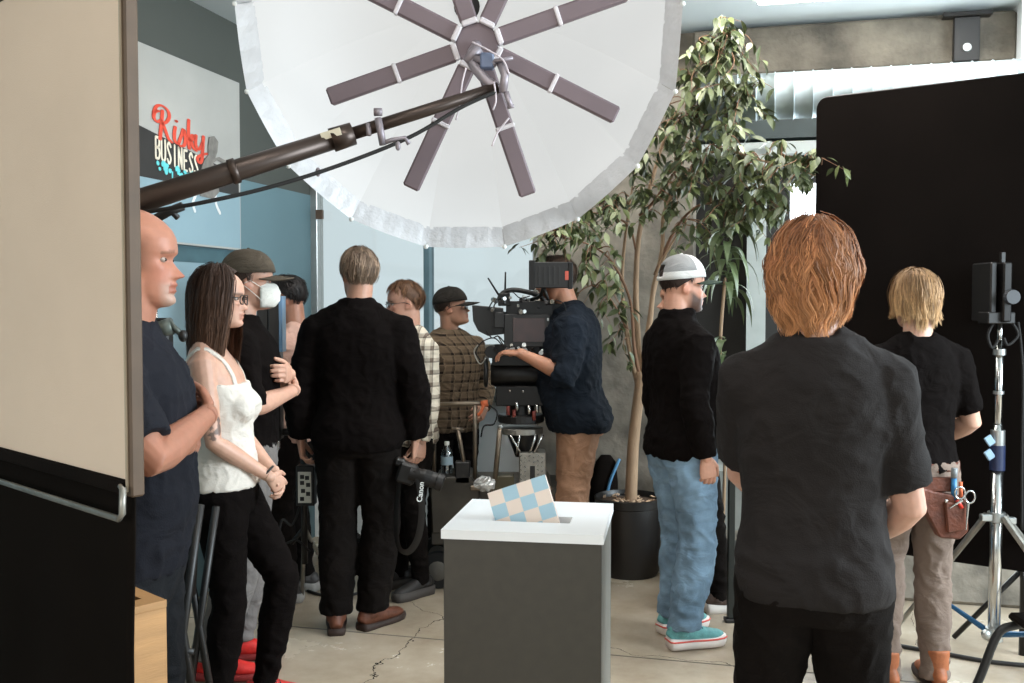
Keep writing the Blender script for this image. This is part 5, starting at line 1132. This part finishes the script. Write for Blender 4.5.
# --- slim monitor rig by the pink-tee man
md_ = 4.85
mo = Rig('monitor_stand', FL(285, 302 + 1.59 * F_PX / md_), 'tall slim black monitor seen edge-on, on a tripod stand with a receiver box', 'monitor')
mo.add('monitor_panel', pbox(258, 264, 268, 440, md_, .10), M_black, bevel=.006); mo.add('screen_frame', pbox(269, 296, 279, 440, md_ - .02, .08), M_blackmet, bevel=.004); mo.add('screen_edge', pbox(279, 296, 282, 352, md_ - .02, .08), mat('blue_screen_edge', (92, 128, 160), .3), bevel=.001)
for y in (276, 300, 330, 360): mo.add('screw', MB().ell(P(265, y, md_ - .002), .006, nu=8, nv=6), M_steel, smooth=True)
pc = P(304, 470, md_ + .02); mo.add('pole', MB().tube([Vector((pc.x, pc.y, .3)), Vector((pc.x, pc.y, 1.05))], .016, 10), M_black, smooth=True); mo.add('cross_arm', MB().tube([P(270, 432, md_ + .05), P(305, 432, md_ + .03)], .018, 8), M_black, smooth=True)
rb_ = mo.add('receiver_box', pbox(296, 466, 314, 506, md_ - .05, .07), M_black, bevel=.004)
mo.add('receiver_plate', pbox(298, 472, 311, 503, md_ - .054, .006), mat('pale_plate', (186, 184, 172), .5), rb_, bevel=.001)
for i, (x, y) in enumerate(((300, 475), (305, 476), (300, 481), (306, 483), (301, 489), (306, 492), (300, 497))): mo.add('socket', pbox(x, y, x + 4, y + 4, md_ - .058, .006), M_black, rb_, bevel=.001)
for a in ((272, 570), (318, 556), (302, 600)): g = FL(*a); mo.add('leg', MB().tube([Vector((pc.x, pc.y, .48)), Vector((g.x, g.y, .014))], .011, 8), M_lightmet if a[0] > 300 else M_black, smooth=True)
mo.add('hanging_cable', MB().tube(bez([P(300, 506, md_), P(292, 525, md_), P(282, 520, md_), P(280, 545, md_), P(296, 540, md_), P(310, 552, md_)], 6), .006, 6), M_rubber, smooth=True)

# --- grip stand behind the bald man
gd = 2.98; gx = px_x(153, gd)
gs = Rig('grip_stand', (gx, gd, 0), 'steel grip stand with black knuckle head behind the balding man', 'stand')
gs.add('pole', MB().tube([(gx, gd, .35), (gx, gd, P(153, 302, gd).z)], .014, 12), M_steel, smooth=True); gs.add('clamp_plate', pbox(146, 318, 168, 352, gd - .02, .05), M_black, bevel=.006)
gs.add('knuckle', MB().tube([P(156, 330, gd - .05), P(172, 326, gd - .05)], [.022, .026], 12).tube([P(168, 322, gd - .05), P(182, 335, gd - .05)], .009, 8), mat('grey_green_metal', (92, 98, 92), .45, .5), smooth=True)
gs.add('boom_knuckle', MB().tube([(gx, gd, P(153, 302, gd).z - .02), (gx + .0, gd + .02, P(153, 222, gd).z)], .012, 10).tube([P(150, 222, gd + .02), P(168, 212, gd + .02), P(183, 206, gd + .02)], .014, 8).tube([P(168, 208, gd + .02), P(178, 218, gd + .02)], .009, 8), M_black, smooth=True)
gs.add('knob', MB().ell(P(183, 336, gd - .05), (.014, .014, .018), nu=10, nv=8), M_black, smooth=True)
for a in (.6, 2.7, 4.8): gs.add('leg', MB().tube([(gx, gd, .45), (gx + math.cos(a) * .33, gd + math.sin(a) * .33, .012)], .011, 8), M_steel, smooth=True)

# --- wooden apple box and tall folding chair on the left
ab = empty('apple_box', FLG(.21, 0, -.0725), math.radians(-43), 'upright birch plywood box with hand hole, bottom left behind the flag', 'box')
hw, hd_, hh_ = .09, .094, .965
for a, b, n_ in (((-hw, -hd_ / 2, 0), (-hw + .015, hd_ / 2, hh_ - .015), 'side_panel'), ((hw - .015, -hd_ / 2, 0), (hw, hd_ / 2, hh_ - .015), 'side_panel'), ((-hw + .015, -hd_ / 2, 0), (hw - .015, -hd_ / 2 + .015, hh_ - .015), 'front_panel'), ((-hw + .015, hd_ / 2 - .015, 0), (hw - .015, hd_ / 2, hh_ - .015), 'back_panel')): MB().box2(a, b).build(n_, M_wood, ab, bevel=.002)
t_ = MB()
for a, b in (((-hw, -hd_ / 2), (hw, -.014)), ((-hw, .014), (hw, hd_ / 2)), ((-hw, -.014), (-.045, .014)), ((.045, -.014), (hw, .014))): t_.box2((*a, hh_ - .015), (*b, hh_))
me = t_.mesh('top_panel'); bm = bmesh.new(); bm.from_mesh(me); bmesh.ops.remove_doubles(bm, verts=bm.verts, dist=1e-5); bm.to_mesh(me); bm.free(); link('top_panel', me, M_wood, ab)
cx_, cy_ = px_x(186, 3.42), 3.42
chr_ = Rig('folding_chair', (cx_, cy_, 0), 'folded black set chair with silver tube arm beside the apple box', 'chair')
cy2 = cy_
for a_, b_ in (((160, 498), (203, 752)), ((200, 505), (166, 752))): g0 = P(*a_, cy2); g1 = P(*b_, cy2); g1.z = .014; chr_.add('leg', MB().tube([g0, g1], .016, 8), M_black, smooth=True); g0 = g0 + Vector((.02, .12, -.03)); g1 = g1 + Vector((.02, .12, 0)); chr_.add('leg', MB().tube([g0, g1], .014, 8), M_black, smooth=True)
chr_.add('seat', MB().prism([P(x, y, cy2 + .03) for x, y in ((166, 520), (196, 524), (192, 600), (176, 598))], (0, 1, 0), .05), M_dark, bevel=.008)
chr_.add('stretcher', MB().tube([P(170, 650, cy2), P(194, 652, cy2)], .012, 8), M_black, smooth=True)
chr_.add('arm_tube', MB().tube(bez([P(132, 576, cy2 - .06), P(150, 584, cy2 - .06), P(166, 591, cy2 - .06), P(172, 598, cy2 - .06), P(174, 612, cy2 - .05)], 5), .010, 10), M_lightmet, smooth=True)
yp = MB().prism([P(x, y, 3.42) for x, y in ((178, 472), (184, 474), (178, 508), (164, 512), (170, 490))], (0, 1, 0), .02).build('yellow_pad', mat('yellow_foam', (196, 178, 96), .8)); tag(yp, 'folded yellow foam pad on the back of the black folding chair', 'pad')
yp.data.transform(Matrix.Translation(-Vector((cx_, cy_, .7)))); yp.location = (cx_, cy_, .7)

# --- light stand on the right, black flag behind it
SX, SY = px_x(1000, 4.35), 4.35
ls = Rig('light_stand', (SX, SY, 0), 'chrome light stand with blue braces and knobs holding a black lamp head', 'light stand')
zz = lambda y: P(1000, y, SY).z
M_blue = mat('blue_enamel', (40, 92, 134), .4, .2); M_navy = mat('navy_collar', (34, 44, 74), .4)
ls.add('lower_pole', MB().tube([(SX, SY, zz(638)), (SX, SY, zz(470))], .026, 16), M_steel, smooth=True); ls.add('middle_pole', MB().tube([(SX, SY, zz(470)), (SX, SY, zz(425))], .021, 16), M_steel, smooth=True)
ls.add('upper_pole', MB().tube([(SX, SY, zz(440)), (SX, SY, zz(340))], .018, 16), M_steel, smooth=True); ls.add('top_pole', MB().tube([(SX, SY, zz(352)), (SX, SY, zz(318))], .012, 12), M_steel, smooth=True)
for y0, y1, m_, r in ((470, 445, M_navy, .032), (445, 430, M_alu, .03), (355, 349, M_alu, .026), (394, 391, M_alu, .0225), (521, 512, M_alu, .037), (640, 628, M_alu, .036)): ls.add('collar', MB().tube([(SX, SY, zz(y0)), (SX, SY, zz(y1))], r, 16), m_, smooth='auto')
for y in (440, 454): ls.add('wing_knob', MB().box((SX - .045, SY - .02, zz(y)), (.035, .01, .045), (0, -.6, 0)), mat('pale_blue_knob', (150, 178, 200), .3, .3), bevel=.004)
ends = [(P(880, 645, 4.8), .0), (Vector((SX + .75, SY - .35, 0)), 1), (Vector((SX - .1, SY - .75, 0)), 2)]
e0 = FL(893, 634); legends = [Vector((e0.x, e0.y, .012)), Vector((SX + .58, SY + .1, .012)), Vector((SX + .28, SY - .62, .012))]
for g in legends:
    topp = Vector((SX, SY, zz(516))); d_ = Vector((g.x - SX, g.y - SY, 0)).normalized() * .04
    ls.add('leg', MB().tube([topp + d_, g], (.016, .010), 8), M_lightmet, smooth='auto'); mp_ = (topp + d_).lerp(g, .62); ls.add('brace', MB().tube([Vector((SX, SY, zz(632))) + d_ * .8, mp_], (.014, .007), 8), M_blue, smooth='auto')
ls.add('leg_clamp', MB().box((SX - .05, SY - .01, zz(517)), (.05, .03, .03)), M_alu, bevel=.004); ls.add('leg_clamp', MB().box((SX + .055, SY - .01, zz(520)), (.05, .03, .03)), M_alu, bevel=.004); ls.add('hub_bolt', MB().ell((SX - .045, SY - .02, zz(633)), (.022, .02, .022), nu=10, nv=8), M_alu, smooth=True)
lh_ = ls.add('lamp_head', pbox(990, 262, 998, 322, SY - .05, .18), M_black, bevel=.006); ls.add('lamp_head', pbox(1003, 262, 1013, 322, SY - .08, .2), M_blackmet, bevel=.006); ls.add('lamp_yoke', pbox(988, 312, 1016, 324, SY - .06, .1), M_black, bevel=.005)
ls.add('lamp_knob', MB().lathe([(.03, 0), (.034, -.02), (.03, -.04)], P(1009, 297, SY - .06), 16, 'Y'), mat('dark_slate_knob', (52, 54, 58), .5), lh_); ls.add('lamp_tab', pbox(1001, 252, 1006, 282, SY, .02), M_black, lh_, bevel=.002)
for pp in ([(994, 322), (988, 335), (992, 348), (998, 340)], [(1012, 322), (1018, 335), (1008, 345), (1004, 338)], [(1018, 322), (1021, 345), (1023, 380), (1022, 450), (1022, 530)]): ls.add('lamp_cable', MB().tube(bez([P(x, y, SY - .03) for x, y in pp], 6), .006, 6), M_rubber, smooth=True)
# black flag
b0_ = Vector((px_x(815, 4.95), 4.95, 0)); bdv = Vector((.81, -.59, 0)).normalized(); bnv = Vector((-.59, -.81, 0)).normalized()
zt2 = P(815, 99, 4.95).z; zb2 = P(815, 541, 4.95).z; BWD = 1.75
bf = Rig('black_flag', b0_, 'large matt black rectangular flag blocking the window on the right', 'flag')
rc = .05; ol = [(0, zb2), (BWD, zb2), (BWD, zt2)] + [(rc - rc * math.sin(a), zt2 - rc + rc * math.cos(a)) for a in [i * PI / 12 for i in range(7)]]
bf.add('cloth', MB().prism([b0_ + bdv * t + Vector((0, 0, z)) for t, z in ol], bnv, .012), mat('duvetyne', (17, 13, 11), .98, var=.15, nscale=4, spec=.05))
bf.add('frame_tube', MB().tube([b0_ + bdv * t + Vector((0, 0, z)) - bnv * .012 for t, z in ol], .010, 8, closed=True), M_black, smooth=True)
bp_ = b0_ + bdv * .95 - bnv * .05
bf.add('stand_pole', MB().tube([bp_, bp_ + Vector((0, 0, zt2 - .3))], .018, 10), M_black, smooth=True)
for a in (.3, 2.4, 4.5): bf.add('stand_leg', MB().tube([bp_ + Vector((0, 0, .4)), bp_ + Vector((math.cos(a) * .3, math.sin(a) * .3, .012))], .012, 8), M_black, smooth=True)

# --- bits at the right edge
cbx_ = empty('cardboard_box', W(*inroom(FL(1016, 602)).xy, 0) + Vector((.12, .05, 0)), .2, 'tan cardboard box on the floor at the right edge', 'box'); M_card = mat('cardboard', (172, 134, 112), .85, var=.08)
MB().box((0, 0, .17), (.3, .26, .34)).build('carton', M_card, cbx_, bevel=.004); MB().box((0, -.07, .343), (.3, .12, .006)).build('flap', M_card, cbx_); MB().box((0, .07, .343), (.3, .12, .006)).build('flap', M_card, cbx_)
tcx, tcy = px_x(1113, 3.25), 3.25
tc_ = empty('tube_chair', (tcx, tcy, 0), 0, 'black bent-tube chair frame cut by the bottom right corner', 'chair')
for yy in (0, .4):
    MB().tube(bez([(-.30, yy, .012), (-.22, yy, .2), (-.16, yy, .355), (-.10, yy, .39), (.0, yy, .40), (.22, yy, .41), (.28, yy, .38), (.36, yy, .012)], 6), .016, 10).build('leg', M_black, tc_, True)
MB().box((.06, .2, .425), (.36, .42, .03)).build('seat', M_dark, tc_, bevel=.01); MB().box((.26, .2, .75), (.03, .42, .3)).build('backrest', M_dark, tc_, bevel=.01)
for yy in (.03, .37): MB().tube([(.22, yy, .43), (.26, yy, .85)], .012, 8).build('back_post', M_black, tc_, True)
# dark post between the jeans and the near man
ep = Rig('equipment_post', (px_x(733, 4.9), 4.9, 0), 'slim dark square post behind the man in jeans', 'post')
ep.add('upright', MB().box((px_x(733, 4.9), 4.9, .62), (.032, .032, 1.2)), mat('dark_green_post', (38, 40, 36), .5, .3), bevel=.003); ep.add('foot', MB().box((px_x(733, 4.9), 4.9, .01), (.06, .06, .02)), M_black, bevel=.004)
ep.add('top_clip', MB().box((px_x(733, 4.9), 4.9, 1.24), (.05, .05, .06)), M_black, bevel=.004)

# --- tool pouch and scissors on the right man's belt
pz = 3.93; tp_ = Rig('tool_pouch', P(938, 530, pz), 'worn brown leather tool pouch on the hip of the man in grey trousers', 'tool pouch')
tp_.add('pouch', MB().prism([P(x, y, pz - .03) for x, y in ((918, 487), (935, 492), (968, 498), (969, 532), (960, 540), (940, 538), (926, 512))], (0, 1, 0), .05), M_leather, bevel=.006); tp_.add('pocket', MB().prism([P(x, y, pz - .045) for x, y in ((945, 502), (966, 503), (967, 530), (948, 534))], (0, 1, 0), .03), M_leather, bevel=.006)
tp_.add('belt_loop', pbox(914, 478, 955, 492, pz - .01, .03), M_leather, bevel=.004); tp_.add('rivet', MB().ell(P(946, 501, pz - .05), .008, nu=8, nv=6), M_steel, smooth=True)
sci = Rig('scissors', P(962, 512, pz - .03), 'steel scissors with ring handles in the leather pouch', 'scissors')
for x, y in ((960, 493), (970, 497)): sci.add('ring_handle', MB().tube([P(x, y, pz - .05) + Vector((math.cos(a) * .020, 0, math.sin(a) * .024)) for a in [2 * PI * i / 18 for i in range(18)]], .004, 6, closed=True), M_steel, smooth=True)
sci.add('blade', MB().tube([P(962, 500, pz - .05), P(950, 508, pz - .05)], (.006, .002), 6).tube([P(968, 503, pz - .05), P(966, 530, pz - .06)], (.006, .002), 6), M_steel)
mk = Rig('blue_marker', P(954, 498, pz - .02), 'blue and grey marker pen standing in the leather pouch', 'pen'); mk.add('barrel', MB().tube([P(954, 500, pz - .02), P(954, 478, pz - .02)], .011, 10), mat('blue_plastic', (44, 112, 160), .4), smooth=True); mk.add('cap', MB().tube([P(954, 478, pz - .02), P(954.5, 468, pz - .02)], .012, 10), mat('grey_plastic', (120, 124, 126), .4), smooth=True)
sw_ = Rig('orange_cutter', P(961, 498, pz - .02), 'small orange and red cutter handle in the leather pouch', 'cutter'); sw_.add('handle', MB().tube([P(961, 500, pz - .02), P(960.5, 482, pz - .02)], .008, 8), M_orange, smooth=True); sw_.add('grip', MB().tube([P(957, 500, pz - .045), P(962, 508, pz - .045)], .008, 8), mat('red_plastic', (186, 52, 40), .4), smooth=True)
# small wallet-like tag and blue lunch box on the table behind masked man
# --- backpack by the planter
bk = Rig('backpack', FL(612, 575), 'black backpack with blue piping beside the planter', 'backpack'); g = Vector((.56, 6.025, 0)); bk.b = Vector((g.x, g.y, 0)); bk.e.location = bk.b
q = MB(); q.rings([(.0, g.x, g.y, .085, .04), (.1, g.x, g.y, .09, .048), (.5, g.x, g.y, .085, .045), (.62, g.x + .01, g.y, .06, .035), (.66, g.x + .01, g.y, .03, .02)], 20, 2.6); bk.add('bag', q, M_dark, smooth=True)
bk.add('piping', MB().tube(bez([(g.x + .0, g.y - .05, .36), (g.x + .03, g.y - .052, .5), (g.x + .07, g.y - .045, .60), (g.x + .09, g.y - .03, .64)], 5), .010, 8), mat('blue_piping', (86, 140, 180), .6), smooth=True)

# --- cables on the floor
M_cab = mat('cable_rubber', (24, 21, 20), .6)
def cable(pts, label, r=.008, name='floor_cable', m=M_cab):
    b_ = FL(*pts[0]); q = MB().tube(bez([FL(x, y) + Vector((0, 0, r + .0005)) - b_ for x, y in pts], 7), r, 8); o = q.build(name, m, None, True, loc=b_); return tag(o, label, 'cable', 'cables on the floor')
cable([(268, 560), (300, 588), (335, 598), (372, 590), (400, 572), (432, 560)], 'black cable curving over the floor past the tall man\'s boots')
cable([(322, 536), (345, 545), (380, 552), (410, 548), (440, 552)], 'black cable running from the monitor stand to the dolly')
cable([(700, 606), (720, 607), (745, 611), (775, 616)], 'black cable behind the teal sneakers')
cable([(880, 645), (905, 649), (950, 657), (990, 664), (1030, 668)], 'black cable across the pale floor behind the grey trousers', .010)
cc0 = FL(372, 548)
q = MB(); rr = random.Random(8)
for k in range(5): q.tube([Vector((math.cos(a) * (.13 + .012 * k) + rr.uniform(-.004, .004), math.sin(a) * (.10 + .01 * k), .011 + .008 * k + .004 * math.sin(3 * a))) for a in [2 * PI * i / 28 for i in range(28)]], .008, 6, closed=True)
o = q.build('coiled_cable', M_cab, None, True, loc=cc0 + Vector((.02, .18, 0))); tag(o, 'coil of black cable on the floor behind the tall man', 'cable', 'cables on the floor')
q = MB()
for k in range(4): q.tube([Vector((math.cos(a) * (.10 + .012 * k), math.sin(a) * (.08 + .01 * k), .011 + .008 * k + .004 * math.sin(3 * a))) for a in [2 * PI * i / 24 for i in range(24)]], .007, 6, closed=True)
o = q.build('coiled_cable', M_cab, None, True, loc=FL(408, 552)); tag(o, 'small coil of cable in front of the dolly wheel', 'cable', 'cables on the floor')
b_ = W(rx(800, lf), lf + .1, .29); q = MB().tube([W(rx(760, lf) + k * .14, lf + .1 + .03 * math.sin(k * 1.3), .292 + .0 * k) - b_ for k in range(14)], .011, 8); o = q.build('ledge_conduit', mat('grey_cable', (110, 110, 106), .6), None, True, loc=b_); tag(o, 'grey cable lying along the concrete ledge', 'cable', 'cables on the floor')
# ------------------------------------------------------------------ ficus and its neighbour
TX, TY = px_x(630, 5.8), 5.80
fi = Rig('ficus_tree', (TX, TY, 0), 'tall weeping ficus tree with slim forked stems in a black planter', 'tree')
M_bark = mat('ficus_bark', (150, 124, 98), .85, var=.2, nscale=14, bump=.4, bscale=60, stretch=(1, 1, .3)); M_twig = mat('ficus_twig', (120, 88, 66), .85, var=.2)
pt = Rig('planter', (TX, TY, 0), 'round black plastic planter holding the ficus', 'planter')
pt.add('pot', MB().lathe([(.165, 0), (.175, .02), (.19, .40), (.20, .405), (.205, .45), (.195, .455), (.188, .44), (.18, .40)], (TX, TY, 0), 32), mat('planter_black', (26, 23, 21), .4, var=.2), smooth='auto')
pt.add('soil', MB().lathe([(.0, .425), (.1, .43), (.183, .42)], (TX, TY, 0), 24, cap=False), mat('soil', (86, 66, 50), .95, var=.4, nscale=40, bump=.8, bscale=60), smooth=True)
rr = random.Random(4); q = MB()
for k in range(60):
    a = rr.uniform(0, 6.28); r = rr.uniform(.03, .17); q.box((TX + math.cos(a) * r, TY + math.sin(a) * r, .435), (rr.uniform(.015, .035), rr.uniform(.008, .016), .006), (rr.uniform(-.5, .5), rr.uniform(-.5, .5), rr.uniform(0, 3)))
o = pt.add('wood_chips', q, mat('wood_chip', (190, 160, 132), .9, var=.3, nscale=30)); o['kind'] = 'stuff'
def branch(name, pts, r0, r1, m=M_bark, n=6):
    p = bez(pts, n); k = len(p); fi.add(name, MB().tube(p, [r0 + (r1 - r0) * i / (k - 1) for i in range(k)], 8), m, smooth=True); return p
D0 = TY
trunk = branch('trunk', [(TX + .01, TY, .41), P(633, 450, D0), P(637, 410, D0), P(642, 372, D0 - .02)], .036, .030)
stems = []
S = [[(642, 372, 0), (650, 320, -.05), (655, 280, -.1), (668, 250, -.18), (690, 215, -.3)], [(640, 378, 0), (637, 330, .02), (636, 280, .02), (640, 230, -.03), (655, 170, -.1), (672, 120, -.25), (700, 80, -.5), (725, 45, -.7)],
     [(638, 385, 0), (628, 340, -.02), (622, 290, -.03), (625, 240, -.08), (632, 190, -.12), (640, 150, -.2)], [(640, 380, 0), (634, 345, -.04), (630, 300, -.08), (612, 262, -.15), (590, 245, -.25), (565, 238, -.35)],
     [(652, 300, -.06), (662, 250, -.15), (665, 210, -.25), (690, 170, -.4), (720, 150, -.55), (760, 160, -.7), (800, 170, -.75), (835, 185, -.8)], [(628, 330, -.02), (616, 308, -.1), (604, 292, -.2), (592, 285, -.25)],
     [(655, 275, -.1), (675, 230, -.2), (700, 205, -.35), (735, 205, -.5), (765, 200, -.6)], [(636, 250, 0), (628, 225, -.1), (606, 215, -.2), (585, 212, -.25)], [(640, 215, -.05), (655, 200, -.15), (690, 150, -.3), (715, 110, -.5), (745, 95, -.65)]]
R0 = [.021, .022, .017, .012, .013, .009, .011, .008, .011]
for s_, r_ in zip(S, R0): stems.append(branch('stem', [P(x, y, D0 + dd) for x, y, dd in s_], r_, .003, M_bark if r_ > .012 else M_twig))
# leaf clusters: (px, py, depth offset, sx px, sy px, number)
CL = [(728, 40, -.75, 26, 20, 120), (745, 80, -.72, 22, 20, 70), (705, 70, -.6, 22, 26, 90), (690, 120, -.5, 26, 26, 110), (735, 115, -.65, 25, 14, 55), (655, 160, -.3, 24, 24, 70), (700, 165, -.5, 26, 20, 90), (745, 165, -.65, 26, 22, 100), (790, 160, -.75, 24, 16, 90), (822, 160, -.8, 14, 16, 50), (836, 196, -.8, 9, 12, 25), (765, 205, -.65, 26, 20, 90), (720, 215, -.5, 26, 24, 80), (680, 215, -.35, 24, 20, 45), (640, 200, -.2, 20, 20, 40), (605, 205, -.2, 22, 18, 60), (560, 238, -.35, 16, 12, 45), (590, 262, -.25, 24, 12, 40), (612, 300, -.2, 22, 22, 40), (625, 335, -.1, 14, 16, 16), (580, 225, -.3, 20, 14, 40)]
def leafmesh(name):
    vs_ = []; L_, Wd = 1.0, .20; prof = [(0, 0), (.12, .10), (.3, .19), (.5, .20), (.7, .14), (.86, .06), (1.0, 0)]
    for t, w_ in prof: z = -.18 * t * t; vs_ += [(-w_, t, z + .06 * w_ / .2), (0, t, z), (w_, t, z + .06 * w_ / .2)]
    fs_ = []
    for i in range(len(prof) - 1): a = i * 3; fs_ += [(a, a + 1, a + 4, a + 3), (a + 1, a + 2, a + 5, a + 4)]
    return vs_, fs_
LV, LF = leafmesh('leaf')
def leaf_material(name, c, var=.35):
    m = mat(name, c, .38, var=var, nscale=5, spec=.5); b = m.node_tree.nodes['Principled BSDF']; b.inputs['Transmission Weight'].default_value = 0; b.inputs['Subsurface Weight'].default_value = 0; return m
LM = [leaf_material('ficus_leaf_dark', (66, 75, 45)), leaf_material('ficus_leaf_mid', (90, 98, 60)), leaf_material('ficus_leaf_pale', (140, 146, 112))]
lm_mesh = []
for m_ in LM:
    me = bpy.data.meshes.new('leaf'); me.from_pydata(LV, [], LF); me.materials.append(m_); me.polygons.foreach_set('use_smooth', [True] * len(me.polygons)); lm_mesh.append(me)
items = []; rl = random.Random(12)
allst = [p for s_ in stems for p in s_]
tw = MB()
for (cx, cy, dd, sx, sy, n) in CL:
    n = int(n * 1.7); nt_ = max(2, n // 9)
    for t in range(nt_):                      # a twig with its leaves
        c0 = P(cx + rl.gauss(0, sx * .55), cy + rl.gauss(0, sy * .55), D0 + dd + rl.gauss(0, .08)); near = min(allst, key=lambda q: (q - c0).length)
        if (near - c0).length > .5: near = c0 + (near - c0).normalized() * .3
        end = c0 + Vector((rl.uniform(-.1, .1), rl.uniform(-.08, .08), -rl.uniform(.02, .12))); tp = bez([near, near.lerp(c0, .6) + Vector((0, 0, .03)), c0, end], 4); tw.tube(tp, [.004 - .003 * i / (len(tp) - 1) for i in range(len(tp))], 5)
        for k in range(max(5, n // nt_)):
            b = tp[min(len(tp) - 1, int(len(tp) * (.35 + .65 * rl.random())))]; az = rl.uniform(0, 2 * PI); dn = rl.uniform(.2, 1.2)
            d = Vector((math.cos(az) * math.cos(dn), math.sin(az) * math.cos(dn), -math.sin(dn))).normalized(); up = Vector((rl.uniform(-.5, .5), rl.uniform(-.8, .2), 1)); xx = d.cross(up).normalized(); zz_ = xx.cross(d)
            sc = rl.uniform(.055, .095); Mx = Matrix((xx, d, zz_)).transposed().to_4x4() * 1.0; Mx = Matrix.Translation(b + Vector((rl.uniform(-.02, .02), rl.uniform(-.02, .02), rl.uniform(-.02, .02)))) @ Mx @ Matrix.Scale(sc, 4)
            items.append((sc / max(b.y, 1), Mx, rl.choices((0, 1, 2), (.5, .36, .14))[0]))
o = fi.add('twigs', tw, M_twig, smooth=True); o['kind'] = 'stuff'
items.sort(key=lambda i: -i[0])
for sc, Mx, k in items[:300]:
    o = bpy.data.objects.new('leaf', lm_mesh[k]); C.objects.link(o); o.parent = fi.e; o.matrix_local = Matrix.Translation(-fi.b) @ Mx
q = MB()
for sc, Mx, k in items[300:]:
    q.cur = k; q.add([Mx @ Vector(v) - fi.b for v in LV], LF)
o = q.build('foliage', LM, fi.e, True); o['kind'] = 'stuff'

# dracaena with long drooping leaves
DX, DY = px_x(724, 5.34), 5.34
dr = Rig('dracaena', (DX, DY, 0), 'leafy plant with long drooping glossy leaves behind the man in the white cap', 'plant')
dr.add('pot', MB().lathe([(.10, 0), (.12, .24), (.128, .245), (.13, .28), (.115, .28)], (DX, DY, 0), 24), mat('planter_black', (26, 23, 21)), smooth='auto'); dr.add('stem', MB().tube(bez([(DX, DY, .25), (DX + .01, DY, .8), (DX - .02, DY, 1.3), (DX, DY - .02, 1.72)], 6), [.009] * 18 + [.006], 8), M_bark, smooth=True)
LM2 = leaf_material('dracaena_leaf', (96, 110, 74), .3); rl = random.Random(31)
for k in range(44):
    top = k < 30; z0 = rl.uniform(1.6, 1.98) if top else rl.uniform(1.02, 1.4); az = rl.uniform(0, 2 * PI); d = Vector((math.cos(az), math.sin(az) * .6, 0)); L_ = rl.uniform(.17, .30); q = MB(); vs_ = []; sd2 = d.cross(Vector((0, 0, 1))).normalized()
    for i in range(9):
        t = i / 8; p_ = Vector((DX + (.01 if top else 0), DY - .02, z0)) + d * (L_ * .62 * math.sin(t * 1.5)) + Vector((0, 0, L_ * (.40 * t - 1.05 * t * t))); w_ = .021 * math.sin(PI * (.08 + .92 * t) ** .8) + .001; vs_ += [p_ - sd2 * w_ + Vector((0, 0, .006)), p_, p_ + sd2 * w_ + Vector((0, 0, .006))]
    fs_ = []
    for i in range(8): a = i * 3; fs_ += [(a, a + 1, a + 4, a + 3), (a + 1, a + 2, a + 5, a + 4)]
    q.add(vs_, fs_); dr.add('leaf', q, LM2, smooth=True)
